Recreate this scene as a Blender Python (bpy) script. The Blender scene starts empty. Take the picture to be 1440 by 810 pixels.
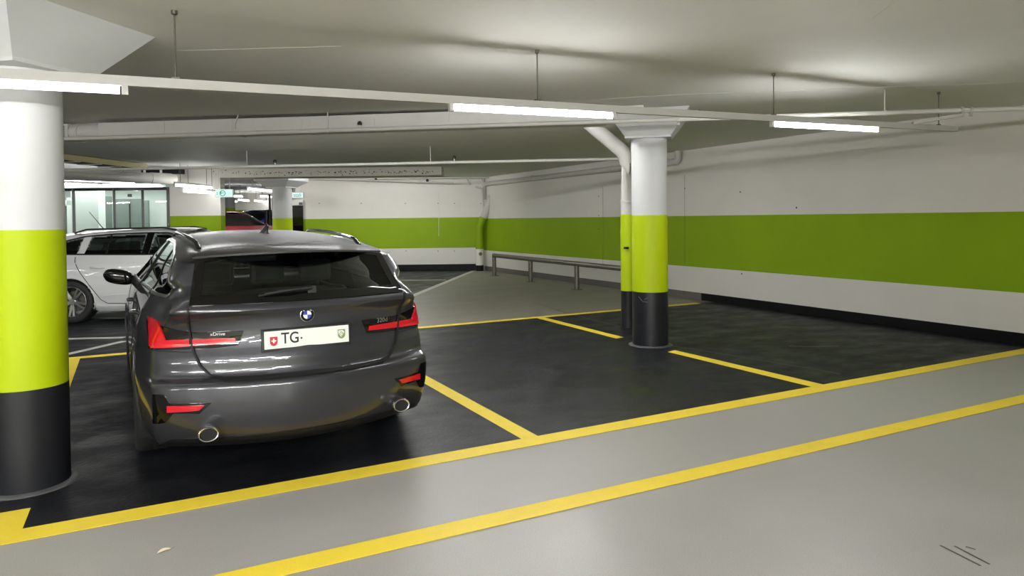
import bpy, bmesh, math, random
from mathutils import Vector, Matrix
random.seed(7)
PI = math.pi
scene = bpy.context.scene
COL = scene.collection

# ---------------------------------------------------------------- camera
FPX = 977.0
YAW, PITCH, ROLL = math.radians(27.9), math.radians(1.0), 0.0112
CAM_H = 1.5
Fv = Vector((math.sin(YAW)*math.cos(PITCH), math.cos(YAW)*math.cos(PITCH), -math.sin(PITCH)))
Rv = Vector((math.cos(YAW), -math.sin(YAW), 0))
Uv = Rv.cross(Fv)
R2 = math.cos(ROLL)*Rv - math.sin(ROLL)*Uv
U2 = math.sin(ROLL)*Rv + math.cos(ROLL)*Uv
cam_data = bpy.data.cameras.new('camera')
cam = bpy.data.objects.new('camera', cam_data)
COL.objects.link(cam)
m = Matrix.Identity(4)
for i in range(3):
    m[i][0], m[i][1], m[i][2] = R2[i], U2[i], -Fv[i]
m[2][3] = CAM_H
cam.matrix_world = m
cam_data.sensor_width = 36.0
cam_data.lens = FPX/1440*36.0
cam_data.shift_y = -80.0/1440
cam_data.clip_start = 0.05
scene.camera = cam

def ray(x, y):
    return Fv + R2*((x-720.0)/FPX) - U2*((y-325.0)/FPX)
CAMP = Vector((0, 0, CAM_H))
def on_z(x, y, z):
    r = ray(x, y); return CAMP + r*((z-CAM_H)/r.z)
def on_x(x, y, X):
    r = ray(x, y); return CAMP + r*(X/r.x)
def on_d(x, y, d):
    return CAMP + ray(x, y)*d
# second grid of the building, turned to the far wall
E1 = Vector((math.cos(YAW), -math.sin(YAW), 0))
E2 = Vector((math.sin(YAW), math.cos(YAW), 0))
def G(r, d, z=0.0):
    return E1*r + E2*d + Vector((0, 0, z))

# ---------------------------------------------------------------- materials
def srgb(r, g, b):
    def f(c):
        c /= 255.0
        return c/12.92 if c <= 0.04045 else ((c+0.055)/1.055)**2.4
    return (f(r), f(g), f(b), 1.0)

def mat(name, col, rough=0.5, metal=0.0, coat=0.0, coat_rough=0.05, spec=0.5, var=0.0, scale=4.0,
        bump=0.0, bump_scale=60.0, rvar=0.0, stretch=(1, 1, 1), speck=0.0, detail=5.0):
    mt = bpy.data.materials.new(name)
    mt.use_nodes = True
    nt = mt.node_tree
    b = nt.nodes['Principled BSDF']
    b.inputs['Roughness'].default_value = rough
    b.inputs['Metallic'].default_value = metal
    b.inputs['Specular IOR Level'].default_value = spec
    if coat:
        b.inputs['Coat Weight'].default_value = coat
        b.inputs['Coat Roughness'].default_value = coat_rough
    tc = nt.nodes.new('ShaderNodeTexCoord')
    mp = nt.nodes.new('ShaderNodeMapping')
    mp.inputs['Scale'].default_value = stretch
    nt.links.new(tc.outputs['Object'], mp.inputs['Vector'])
    nz = nt.nodes.new('ShaderNodeTexNoise')
    nz.inputs['Scale'].default_value = scale
    nz.inputs['Detail'].default_value = detail
    nz.inputs['Roughness'].default_value = 0.6
    nt.links.new(mp.outputs['Vector'], nz.inputs['Vector'])
    rmp = nt.nodes.new('ShaderNodeMapRange')
    rmp.inputs['From Min'].default_value = 0.3
    rmp.inputs['From Max'].default_value = 0.7
    rmp.inputs['To Min'].default_value = 1-var
    rmp.inputs['To Max'].default_value = 1+var
    nt.links.new(nz.outputs['Fac'], rmp.inputs['Value'])
    mul = nt.nodes.new('ShaderNodeVectorMath'); mul.operation = 'SCALE'
    mul.inputs[0].default_value = col[:3]
    nt.links.new(rmp.outputs['Result'], mul.inputs['Scale'])
    out = mul.outputs['Vector']
    if speck:
        n2 = nt.nodes.new('ShaderNodeTexNoise')
        n2.inputs['Scale'].default_value = 190.0; n2.inputs['Detail'].default_value = 3.0
        nt.links.new(tc.outputs['Object'], n2.inputs['Vector'])
        r2 = nt.nodes.new('ShaderNodeMapRange')
        r2.inputs['From Min'].default_value = 0.35; r2.inputs['From Max'].default_value = 0.65
        r2.inputs['To Min'].default_value = 1-speck; r2.inputs['To Max'].default_value = 1+speck
        nt.links.new(n2.outputs['Fac'], r2.inputs['Value'])
        m2 = nt.nodes.new('ShaderNodeVectorMath'); m2.operation = 'SCALE'
        nt.links.new(out, m2.inputs[0]); nt.links.new(r2.outputs['Result'], m2.inputs['Scale'])
        out = m2.outputs['Vector']
    nt.links.new(out, b.inputs['Base Color'])
    if rvar:
        rr = nt.nodes.new('ShaderNodeMapRange')
        rr.inputs['From Min'].default_value = 0.3; rr.inputs['From Max'].default_value = 0.7
        rr.inputs['To Min'].default_value = rough-rvar; rr.inputs['To Max'].default_value = rough+rvar
        nt.links.new(nz.outputs['Fac'], rr.inputs['Value'])
        nt.links.new(rr.outputs['Result'], b.inputs['Roughness'])
    if bump:
        n3 = nt.nodes.new('ShaderNodeTexNoise')
        n3.inputs['Scale'].default_value = bump_scale; n3.inputs['Detail'].default_value = 4.0
        nt.links.new(tc.outputs['Object'], n3.inputs['Vector'])
        bp = nt.nodes.new('ShaderNodeBump')
        bp.inputs['Strength'].default_value = bump; bp.inputs['Distance'].default_value = 0.01
        nt.links.new(n3.outputs['Fac'], bp.inputs['Height'])
        nt.links.new(bp.outputs['Normal'], b.inputs['Normal'])
    return mt

def emit(name, col, strength):
    mt = bpy.data.materials.new(name); mt.use_nodes = True
    nt = mt.node_tree
    for n in list(nt.nodes): nt.nodes.remove(n)
    e = nt.nodes.new('ShaderNodeEmission'); o = nt.nodes.new('ShaderNodeOutputMaterial')
    e.inputs['Color'].default_value = col; e.inputs['Strength'].default_value = strength
    nt.links.new(e.outputs[0], o.inputs['Surface'])
    return mt

def thin_glass(name, tint, refl=1.0, ior=1.5, rough=0.0):
    mt = bpy.data.materials.new(name); mt.use_nodes = True
    nt = mt.node_tree
    for n in list(nt.nodes): nt.nodes.remove(n)
    tr = nt.nodes.new('ShaderNodeBsdfTransparent'); tr.inputs['Color'].default_value = tint
    gl = nt.nodes.new('ShaderNodeBsdfGlossy'); gl.inputs['Roughness'].default_value = rough
    gl.inputs['Color'].default_value = (refl, refl, refl, 1)
    fr = nt.nodes.new('ShaderNodeFresnel'); fr.inputs['IOR'].default_value = ior
    mx = nt.nodes.new('ShaderNodeMixShader'); o = nt.nodes.new('ShaderNodeOutputMaterial')
    nt.links.new(fr.outputs[0], mx.inputs[0]); nt.links.new(tr.outputs[0], mx.inputs[1])
    nt.links.new(gl.outputs[0], mx.inputs[2]); nt.links.new(mx.outputs[0], o.inputs['Surface'])
    return mt

# ---------------------------------------------------------------- mesh helpers
class MB:
    def __init__(self):
        self.v, self.f, self.mi, self.mats = [], [], [], []
    def m(self, mt):
        if mt is None: return 0
        if mt not in self.mats: self.mats.append(mt)
        return self.mats.index(mt)
    def add(self, vs, fs, mt=None):
        o = len(self.v); k = self.m(mt)
        self.v += [Vector(p) for p in vs]
        for f in fs:
            self.f.append([i+o for i in f]); self.mi.append(k)
        return self
    def box(self, c, s, rot=0.0, mt=None, M=None):
        c = Vector(c); hx, hy, hz = s[0]/2, s[1]/2, s[2]/2
        vs = [Vector((a*hx, b*hy, d*hz)) for a in (-1, 1) for b in (-1, 1) for d in (-1, 1)]
        if M is None: M = Matrix.Rotation(rot, 3, 'Z')
        vs = [M @ p + c for p in vs]
        return self.add(vs, [(0,1,3,2),(4,6,7,5),(0,4,5,1),(2,3,7,6),(0,2,6,4),(1,5,7,3)], mt)
    def boxp(self, a, b, w, h, mt=None):
        """bar with a w x h section from a to b"""
        a, b = Vector(a), Vector(b); d = (b-a); L = d.length; d.normalize()
        up = Vector((0, 0, 1)) if abs(d.z) < 0.95 else Vector((0, 1, 0))
        s = d.cross(up).normalized(); u = s.cross(d)
        M = Matrix((s, d, u)).transposed()
        return self.box((a+b)/2, (w, L, h), M=M, mt=mt)
    def tube(self, pts, r, n=16, cap=True, mt=None):
        pts = [Vector(p) for p in pts]; N = len(pts)
        rs = r if isinstance(r, (list, tuple)) else [r]*N
        ring = []; prev = None
        for i, p in enumerate(pts):
            if i == 0: d = pts[1]-p
            elif i == N-1: d = p-pts[i-1]
            else: d = (pts[i+1]-p).normalized()+(p-pts[i-1]).normalized()
            d.normalize()
            if prev is None:
                up = Vector((0, 0, 1)) if abs(d.z) < 0.9 else Vector((0, 1, 0))
                s = d.cross(up).normalized()
            else:
                s = (prev - d*prev.dot(d)).normalized()
            prev = s; u = d.cross(s)
            ring.append([p+(s*math.cos(2*PI*k/n)+u*math.sin(2*PI*k/n))*rs[i] for k in range(n)])
        vs = [q for rg in ring for q in rg]; fs = []
        for i in range(N-1):
            for k in range(n):
                a = i*n+k; b = i*n+(k+1) % n
                fs.append((a, b, b+n, a+n))
        if cap:
            fs.append(tuple(reversed(range(n)))); fs.append(tuple(range((N-1)*n, N*n)))
        return self.add(vs, fs, mt)
    def lathe(self, prof, n=32, c=(0, 0, 0), M=None, mt=None, closed=False):
        """profile of (radius, height) turned about Z"""
        vs = []; fs = []; c = Vector(c)
        for r, h in prof:
            for k in range(n):
                p = Vector((r*math.cos(2*PI*k/n), r*math.sin(2*PI*k/n), h))
                vs.append((M @ p if M else p)+c)
        P = len(prof)
        for i in range(P if closed else P-1):
            j = (i+1) % P
            for k in range(n):
                k2 = (k+1) % n
                fs.append((i*n+k, i*n+k2, j*n+k2, j*n+k))
        if not closed:
            if prof[0][0] > 1e-6: fs.append(tuple(reversed(range(n))))
            if prof[-1][0] > 1e-6: fs.append(tuple(range((P-1)*n, P*n)))
        return self.add(vs, fs, mt)
    def prism(self, poly, z0, z1, mt=None):
        n = len(poly)
        vs = [(p[0], p[1], z0) for p in poly]+[(p[0], p[1], z1) for p in poly]
        fs = [tuple(reversed(range(n))), tuple(range(n, 2*n))]
        for i in range(n):
            j = (i+1) % n; fs.append((i, j, n+j, n+i))
        return self.add(vs, fs, mt)
    def grid(self, rows, mt=None, wrap=False):
        """rows of points, quads between them"""
        n = len(rows[0]); vs = [p for r in rows for p in r]; fs = []
        for i in range(len(rows)-1):
            for k in range(n if wrap else n-1):
                k2 = (k+1) % n
                fs.append((i*n+k, i*n+k2, (i+1)*n+k2, (i+1)*n+k))
        return self.add(vs, fs, mt)
    def build(self, name, mt=None, parent=None, smooth=None, loc=None, bevel=0.0, kind=None, fix=True):
        me = bpy.data.meshes.new(name)
        off = Vector(loc) if loc is not None else Vector((0, 0, 0))
        me.from_pydata([tuple(p-off) for p in self.v], [], self.f)
        if mt is not None and not self.mats: me.materials.append(mt)
        for q in self.mats: me.materials.append(q)
        if self.mats: me.polygons.foreach_set('material_index', self.mi)
        if fix:
            bm = bmesh.new(); bm.from_mesh(me)
            bmesh.ops.recalc_face_normals(bm, faces=bm.faces); bm.to_mesh(me); bm.free()
        me.update()
        if smooth is not None:
            me.polygons.foreach_set('use_smooth', [True]*len(me.polygons))
            if smooth < 180: me.set_sharp_from_angle(angle=math.radians(smooth))
        o = bpy.data.objects.new(name, me); COL.objects.link(o)
        o.location = off
        if bevel:
            md = o.modifiers.new('bevel', 'BEVEL'); md.width = bevel; md.segments = 2
            md.limit_method = 'ANGLE'; md.angle_limit = math.radians(40)
        if parent is not None: o.parent = parent
        if kind: o['kind'] = kind
        return o

def thing(name, label, cat, loc=(0, 0, 0), rz=0.0, group=None):
    o = bpy.data.objects.new(name, None); COL.objects.link(o)
    o.empty_display_size = 0.2
    o.location = loc; o.rotation_euler = (0, 0, rz)
    return tag(o, label, cat, group)
def tag(o, label, cat, group=None):
    o['label'] = label; o['category'] = cat; o['kind'] = 'thing'
    if group: o['group'] = group
    return o
def struct(o):
    o['kind'] = 'structure'; return o
def local(o_parent, pts):
    M = Matrix.Translation(o_parent.location) @ Matrix.Rotation(o_parent.rotation_euler.z, 4, 'Z')
    Mi = M.inverted()
    return [Mi @ Vector(p) for p in pts]

def text_mesh(body, size, name, mt, parent, M, depth=0.0, xscale=1.0, bold=0.0):
    cu = bpy.data.curves.new(name, 'FONT'); cu.body = body; cu.size = size
    cu.align_x = 'CENTER'; cu.align_y = 'CENTER'; cu.extrude = depth; cu.offset = bold
    to = bpy.data.objects.new('tmp', cu); COL.objects.link(to)
    bpy.context.view_layer.update()
    dg = bpy.context.evaluated_depsgraph_get()
    me = bpy.data.meshes.new_from_object(to.evaluated_get(dg))
    bpy.data.objects.remove(to)
    me.name = name
    me.transform(M @ Matrix.Diagonal((xscale, 1, 1, 1)))
    me.materials.clear(); me.materials.append(mt)
    o = bpy.data.objects.new(name, me); COL.objects.link(o)
    if parent is not None: o.parent = parent
    return o

# palette
M = {}
M['aisle'] = mat('aisle_epoxy', srgb(170,168,165), 0.38, var=0.06, scale=1.3, rvar=0.08, bump=0.05, bump_scale=240, speck=0.10)
M['asphalt'] = mat('bay_asphalt', srgb(27,28,33), 0.46, spec=0.2, var=0.30, scale=2.2, rvar=0.14, bump=0.25, bump_scale=34, stretch=(1,1.6,1), speck=0.15)
M['olive'] = mat('grey_coating', srgb(132,129,117), 0.5, var=0.12, scale=1.4, rvar=0.1, stretch=(.6,1.6,1), speck=0.08)
M['yellow'] = mat('yellow_paint', srgb(252,224,70), 0.5, spec=0.3, var=0.05, scale=6, speck=0.04)
M['white_line'] = mat('white_road_paint', srgb(205,203,195), 0.5, var=0.08, scale=6)
M['white'] = mat('white_wall_paint', srgb(218,215,208), 0.6, var=0.03, scale=1.2, bump=0.06, bump_scale=40)
M['ceiling'] = mat('ceiling_paint', srgb(222,221,216), 0.7, var=0.04, scale=0.9, bump=0.12, bump_scale=9)
M['col_white'] = mat('white_column_paint', srgb(199,200,200), 0.6, var=0.03, scale=1.2, bump=0.06, bump_scale=40)
M['green'] = mat('green_wall_paint', srgb(132,162,20), 0.6, spec=0.2, var=0.04, scale=1.5, bump=0.05, bump_scale=40)
M['col_green'] = mat('green_column_paint', srgb(172,193,8), 0.5, spec=0.25, var=0.03, scale=2, bump=0.04, bump_scale=60)
M['col_black'] = mat('black_column_paint', srgb(28,29,34), 0.4, spec=0.3, var=0.12, scale=3, bump=0.05, bump_scale=60)
M['black_base'] = mat('black_base_paint', srgb(10,10,12), 0.5, spec=0.2, var=0.15, scale=3)
M['grey_base'] = mat('grey_base_paint', srgb(98,96,88), 0.55, var=0.08, scale=3)
M['pipe'] = mat('white_painted_metal', srgb(194,192,187), 0.42, var=0.03, scale=6)
M['rail_white'] = mat('light_rail_enamel', srgb(178,176,171), 0.4, var=0.02, scale=5)
M['steel'] = mat('galvanised_steel', srgb(112,108,100), 0.4, metal=0.6, var=0.2, scale=18, rvar=0.1)
M['dark'] = mat('dark_plastic', srgb(22,22,24), 0.5, var=0.05)
M['tube'] = emit('tube_glow', (1.0, 1.0, 0.985, 1), 55.0)
M['tube_dim'] = emit('dim_tube_glow', (1.0, 1.0, 0.985, 1), 9.0)
M['fill_aisle'] = emit('aisle_fill_glow', (1.0, 1.0, 0.985, 1), 350.0)  # for unseen lamps added to brighten floor and columns
M['tube_far'] = emit('far_tube_glow', (1.0, 1.0, 0.99, 1), 20.0)
M['fill_duct'] = emit('duct_fill_glow', (1.0, 1.0, 0.985, 1), 150.0)  # for hidden lamps added to brighten the ceiling behind the duct
M['fill_beam'] = emit('beam_fill_glow', (1.0, 1.0, 0.985, 1), 155.0)  # for hidden lamps added to brighten the far wall
M['mouth'] = mat('dark_mouth', srgb(12,12,14), 0.8)
# ---------------------------------------------------------------- car shape
def pchip(xs, ys):
    n = len(xs)
    h = [xs[i+1]-xs[i] for i in range(n-1)]
    d = [(ys[i+1]-ys[i])/h[i] for i in range(n-1)]
    m = [0.0]*n
    m[0] = d[0]; m[-1] = d[-1]
    for i in range(1, n-1):
        if d[i-1]*d[i] <= 0:
            m[i] = 0.0
        else:
            w1 = 2*h[i]+h[i-1]; w2 = h[i]+2*h[i-1]
            m[i] = (w1+w2)/(w1/d[i-1]+w2/d[i])
    def f(x):
        if x <= xs[0]: return ys[0]
        if x >= xs[-1]: return ys[-1]
        i = 0
        while x > xs[i+1]: i += 1
        t = (x-xs[i])/h[i]
        return ((1+2*t)*(1-t)**2*ys[i] + t*(1-t)**2*h[i]*m[i]
                + t*t*(3-2*t)*ys[i+1] + t*t*(t-1)*h[i]*m[i+1])
    return f

TAPZ = pchip([.84, .93, .99, 1.045, 1.10, 1.15, 1.22, 1.30], [0.0, .018, .040, .050, .047, .030, .008, 0.0])
BOW = pchip([.80, .93, 1.0, 1.06], [.31, .21, .125, .10])
def sm01(t):
    t = min(max(t, 0.0), 1.0); return t*t*(3-2*t)

class Shell:
    """Car surface: at height z the plan outline is a rounded box."""
    def __init__(self, rows, front, green_front, belt, top, length, scale_z=1.0):
        zs = [r[0] for r in rows]
        self.yr = pchip(zs, [r[1] for r in rows])
        self.L = pchip(zs, [r[2] for r in rows])
        self.W = pchip(zs, [r[3] for r in rows])
        self.yf = pchip([r[0] for r in front], [r[1] for r in front])
        self.gf = pchip([r[0] for r in green_front], [r[1] for r in green_front])
        self.belt, self.top, self.length = belt, top, length
        self.zs = zs
    def plan(self, t, z):
        """distance behind the tail centre line at t = half width share: a bowed tail, a corner, a slim flank"""
        old = self.L(z)*(1-max(0.0, 1-t*t)**(1/3.0))
        k = sm01((1.17-z)/.15)
        if k <= 0: return old
        A = BOW(z)*t*t; B = .95-.69*math.sqrt(max(0.0, 1-t)/.085)
        new = .5*(A+B+math.sqrt((A-B)**2+.045**2))
        return old+(new-old)*k
    def inv_plan(self, d, z):
        lo, hi = 0.0, 1.0
        for _ in range(26):
            m = (lo+hi)/2
            if self.plan(m, z) < d: lo = m
            else: hi = m
        return (lo+hi)/2
    def tap(self, y, z):
        """the cabin narrows towards the tail above the shoulder"""
        if z <= .84 or y < .1 or y > 2.6: return 0.0
        return TAPZ(z)*sm01((y-.1)/.33)*sm01((2.6-y)/2.0)
    def rear_y(self, s, z):
        W = self.W(z); q = abs(s); y = 0.0
        for _ in range(6):
            t = min(q/W, 0.9999)
            y2 = self.yr(z)+self.plan(t, z)
            y = y2 if _ == 0 else (y+y2)/2
            q = abs(s)/(1-self.tap(y, z)/W)
        return y
    def side_x(self, y, z):
        W = self.W(z); dy = y-self.yr(z)
        yf = self.gf(z) if z > self.belt else self.yf(z)
        lf = 0.55 if z > self.belt else 0.9
        kf = (yf-y)/lf
        w = W
        if dy < self.plan(1.0, z): w = W*self.inv_plan(dy, z) if dy > self.plan(0.0, z) else 0.0
        if kf < 1: w = min(w, W*math.sqrt(max(0.0, 1-max(0.0, 1-kf)**2.5)) if kf > 0 else 0.0)
        return w-self.tap(y, z)*w/W
    def front_y(self, s, z):
        t = min(abs(s)/self.W(z), 0.9999)
        yf = self.gf(z) if z > self.belt else self.yf(z)
        lf = 0.55 if z > self.belt else 0.9
        return yf-lf*(1-(1-t*t)**(1/2.5))

WAGON_ROWS = [(.17,.20,.60,.80),(.21,.10,.70,.865),(.26,.05,.75,.888),(.34,.022,.75,.898),
 (.42,.006,.75,.906),(.50,0,.75,.911),(.560,.003,.75,.913),(.585,.016,.75,.913),(.598,.040,.74,.912),
 (.612,.070,.73,.911),(.65,.082,.71,.908),(.70,.086,.69,.905),(.76,.108,.66,.899),(.80,.118,.63,.894),
 (.86,.130,.58,.885),(.90,.130,.52,.878),(.945,.124,.42,.868),(.972,.108,.37,.862),(.985,.103,.34,.858),
 (1.01,.115,.30,.850),(1.022,.126,.29,.845),(1.06,.155,.285,.815),(1.15,.24,.27,.755),(1.25,.335,.25,.692),
 (1.33,.41,.24,.637),(1.37,.46,.24,.602),(1.40,.50,.24,.565)]
WAGON_FRONT = [(.17,4.58),(.3,4.69),(.5,4.709),(.65,4.69),(.78,4.60),(1.022,4.48)]
WAGON_GREEN = [(1.01,3.52),(1.15,3.22),(1.30,2.88),(1.40,2.60)]
def resample(pts, n):
    """n+1 points equally spaced along a polyline"""
    L = [0.0]
    for a, b in zip(pts, pts[1:]):
        L.append(L[-1]+math.sqrt(sum((p-q)**2 for p, q in zip(a, b))))
    out = []; j = 0
    for i in range(n+1):
        t = L[-1]*i/n
        while j < len(pts)-2 and L[j+1] < t: j += 1
        k = (t-L[j])/max(L[j+1]-L[j], 1e-9)
        k = min(max(k, 0), 1)
        out.append(tuple(p+(q-p)*k for p, q in zip(pts[j], pts[j+1])))
    return out

def smooth01(t):
    t = min(max(t, 0.0), 1.0); return t*t*(3-2*t)

def inside(p, poly):
    x, y = p; c = False; n = len(poly)
    for i in range(n):
        x1, y1 = poly[i]; x2, y2 = poly[(i+1) % n]
        if (y1 > y) != (y2 > y) and x < (x2-x1)*(y-y1)/(y2-y1)+x1: c = not c
    return c

def shrink(poly, k):
    """inset a polygon by k (towards its inside)"""
    n = len(poly); A = sum(poly[i][0]*poly[(i+1) % n][1]-poly[(i+1) % n][0]*poly[i][1] for i in range(n))
    sg = 1 if A > 0 else -1
    out = []
    for i in range(n):
        a, b, c = Vector(poly[i-1]), Vector(poly[i]), Vector(poly[(i+1) % n])
        d1, d2 = (b-a).normalized(), (c-b).normalized()
        n1, n2 = Vector((-d1.y, d1.x))*sg, Vector((-d2.y, d2.x))*sg
        nn = (n1+n2)
        nn = nn/max(nn.length_squared*0.5, 0.35)
        out.append(tuple(b+nn*k))
    return out

ZE = pchip([.25,.5,.745,1.2,1.8,2.4,2.7,3.0], [1.25,1.272,1.30,1.343,1.378,1.388,1.378,1.36])
PROF = pchip([.28,.6,.85,1.2,1.6,2.1,2.5,2.72], [1.316,1.345,1.372,1.402,1.422,1.431,1.420,1.398])

class CarMaker:
    def __init__(self, root, paint, q=1.0, roof_paint=None):
        self.roof_paint = roof_paint
        self.S = Shell(WAGON_ROWS, WAGON_FRONT, WAGON_GREEN, 1.022, 1.40, 4.709)
        self.root, self.paint, self.q = root, paint, q
        self.RW, self.FW, self.WR = 1.07, 3.921, 0.325
    # projectors: 2D panel coordinates to a point on the skin
    def rear(self, p):
        return Vector((p[0], self.S.rear_y(p[0], p[1]), p[1]))
    def front(self, p):
        return Vector((p[0], self.S.front_y(p[0], p[1]), p[1]))
    def side(self, sg):
        return lambda p: Vector((sg*(self.S.side_x(p[0], p[1])-self.waist(p[0], p[1])), p[0], self.zmap(p[1], p[0])))
    def waist(self, y, z):
        if z > 1.022: return 0.0
        return 0.016*math.exp(-((z-.60)/.15)**2)*smooth01((y-1.35)/.35)*smooth01((3.65-y)/.35)
    def zmap(self, z, y):
        if z > 1.022: return z
        r = 1-0.5*smooth01((y-3.2)/1.5)
        return .5+(z-.5)*r if z > .5 else z
    def outline(self, z, green):
        S = self.S; q = self.q
        n1, n2, n3 = int(60*q), int(96*q), int(18*q)
        W, L, yr = S.W(z), S.plan(1.0, z), S.yr(z)
        yf = S.gf(z) if green else S.yf(z); lf = .55 if green else .9
        fine = []
        for i in range(401):
            t = 1-(1-i/400.0)**3
            fine.append((W*t, yr+S.plan(t, z)))
        rear = resample(fine, n1)
        side = [(W, yr+L+(yf-lf-yr-L)*i/n2) for i in range(1, n2)]
        fine = []
        for i in range(301):
            a = PI/2*(1-i/300)
            fine.append((W*math.sin(a), yf-lf*(1-max(math.cos(a), 0)**(2/2.5))))
        fr = resample(fine, n3)
        return rear+side+fr, n1
    def body(self, dlo, rear_poly, front_poly):
        S = self.S
        mb = MB()
        lows = [.17,.19,.21,.235,.26,.30,.34,.38,.42,.46,.50,.53,.555,.568,.58,.588,.596,.604,.612,.63,.65,.675,.70,.73,.76,.78,
                .80,.83,.86,.88,.90,.922,.945,.96,.972,.985,.998,1.01,1.022]
        highs = [1.022,1.024,1.027,1.030,1.034,1.038,1.042,1.046]+[1.046+(1.40-1.046)*i/24 for i in range(1, 25)]
        rows_low, rows_hi = [], []
        for green, zs, rows in ((False, lows, rows_low), (True, highs, rows_hi)):
            for z in zs:
                half, n1 = self.outline(z, green)
                pts = []
                for x, y in half:
                    zz = z
                    x -= S.tap(y, z)*x/S.W(z)
                    if green:
                        zz = min(z, ZE(y)-.004)
                    else:
                        x -= self.waist(y, z)*(1 if x > .6 else 0)
                        zz = self.zmap(z, y)
                    pts.append((x, y, zz))
                full = [Vector(p) for p in pts]+[Vector((-p[0], p[1], p[2])) for p in reversed(pts[1:-1])]
                rows.append(full)
        ncol = len(rows_low[0]); nh = (ncol+2)//2
        # snap the skin to the wheel arches
        ra = .362
        for row in rows_low:
            for p in row:
                if abs(p.x) > .55:
                    for yc in (self.RW, self.FW):
                        d = Vector((p.y-yc, p.z-self.WR)); l = d.length
                        if .3 < l < ra+.018 and l > ra-.02 and l > 1e-6:
                            d = d*(ra/l); p.y, p.z = yc+d.x, self.WR+d.y
        def put(rows, kind):
            n = len(rows[0]); base = len(mb.v)
            mb.v += [Vector(p) for r in rows for p in r]
            for i in range(len(rows)-1):
                for k in range(n):
                    k2 = (k+1) % n
                    q = [rows[i][k], rows[i][k2], rows[i+1][k2], rows[i+1][k]]
                    c = (q[0]+q[1]+q[2]+q[3])/4
                    if kind == 'low':
                        if abs(c.x) > .55 and any(math.hypot(c.y-yc, c.z-self.WR) < ra-.004 for yc in (self.RW, self.FW)): continue
                    else:
                        col = k if k < nh else ncol-k
                        if c.y > 2.0 and col >= nh-int(18*self.q)-1 and inside((c.x, c.z), front_poly): continue
                        if col <= int(60*self.q) and c.y < .9 and abs(c.x) < .62 and inside((c.x, c.z), rear_poly): continue
                        if abs(c.x) > .4 and any(inside((c.y, c.z), d) for d in dlo): continue
                    mb.f.append([base+i*n+k, base+i*n+k2, base+(i+1)*n+k2, base+(i+1)*n+k]); mb.mi.append(0)
        put(rows_low, 'low'); put(rows_hi, 'hi')
        # bonnet
        rows = []
        for i in range(22):
            y = 3.0+(4.475-3.0)*i/21
            w = self.S.side_x(y, 1.0219)
            rows.append([Vector((w*(k/12.0), y, self.zmap(1.022, y)+.028*(1-(k/12.0)**2)*(1 if i < 20 else .3))) for k in range(-12, 13)])
        mb.grid(rows)
        # roof skin
        rows = []
        n = int(44*self.q)
        for i in range(n+1):
            y = .44+(2.66-.44)*i/n
            w = S.side_x(y, ZE(y)-.01)
            ze, pf = ZE(y), PROF(y)
            row = []
            for k in range(-16, 17):
                u = k/16.0
                row.append(Vector((u*w*1.002, y, pf-(pf-ze+.004)*abs(u)**3)))
            rows.append(row)
        if self.roof_paint is None: mb.grid(rows)
        o = mb.build('body', self.paint, self.root, smooth=38, fix=True)
        if self.roof_paint is not None: MB().grid(rows).build('roof_panel', self.roof_paint, self.root, smooth=60)
        return o
    def patch(self, name, lower, upper, proj, mt, nu=24, nv=4, off=.004, thick=.012, parent=None, smooth=50, inward=None):
        A, B = resample(lower, nu), resample(upper, nu)
        front, back = [], []
        for j in range(nv+1):
            rf, rb = [], []
            for i in range(nu+1):
                p = tuple(a+(b-a)*j/nv for a, b in zip(A[i], B[i]))
                e = 1e-3
                P = proj(p); du = proj((p[0]+e, p[1]))-proj((p[0]-e, p[1])); dv = proj((p[0], p[1]+e))-proj((p[0], p[1]-e))
                nn = du.cross(dv)
                if nn.length < 1e-12: nn = Vector((0, -1, 0))
                nn.normalize()
                ctr = Vector((0, 2.2, .7))
                if nn.dot(P-ctr) < 0: nn = -nn
                rf.append(P+nn*off); rb.append(P+nn*(off-thick))
            front.append(rf); back.append(rb)
        mb = MB(); n = nu+1
        mb.grid(front)
        mb.grid(back)
        o = n*(nv+1)
        def idx(j, i): return j*n+i
        edge = [idx(0, i) for i in range(n)]+[idx(j, nu) for j in range(1, nv+1)]+[idx(nv, i) for i in range(nu-1, -1, -1)]+[idx(j, 0) for j in range(nv-1, 0, -1)]
        for a, b in zip(edge, edge[1:]+edge[:1]):
            mb.f.append([a, b, b+o, a+o]); mb.mi.append(0)
        return mb.build(name, mt, parent if parent is not None else self.root, smooth=smooth)
    def ribbon(self, name, pts, w, proj, mt, off=.004, thick=.008, nu=60, parent=None):
        P = resample(pts, nu); lo, hi = [], []
        for i, p in enumerate(P):
            a, b = P[max(i-1, 0)], P[min(i+1, nu)]
            d = Vector((b[0]-a[0], b[1]-a[1])).normalized(); nn = Vector((-d.y, d.x))*w/2
            lo.append((p[0]-nn.x, p[1]-nn.y)); hi.append((p[0]+nn.x, p[1]+nn.y))
        # keep the parametrisation of both edges in step
        front = []; back = []
        for t in (0, .5, 1):
            rf = []; rb = []
            for a, b in zip(lo, hi):
                p = (a[0]+(b[0]-a[0])*t, a[1]+(b[1]-a[1])*t)
                e = 1e-3
                Q = proj(p); du = proj((p[0]+e, p[1]))-proj((p[0]-e, p[1])); dv = proj((p[0], p[1]+e))-proj((p[0], p[1]-e))
                nn = du.cross(dv)
                if nn.length < 1e-12: nn = Vector((0, -1, 0))
                nn.normalize()
                if nn.dot(Q-Vector((0, 2.2, .7))) < 0: nn = -nn
                rf.append(Q+nn*(off+(.4*w*0.3 if t == .5 else 0))); rb.append(Q+nn*(off-thick))
            front.append(rf); back.append(rb)
        mb = MB(); mb.grid(front+[back[2], back[0], front[0]])
        return mb.build(name, mt, parent if parent is not None else self.root, smooth=45)
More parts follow.
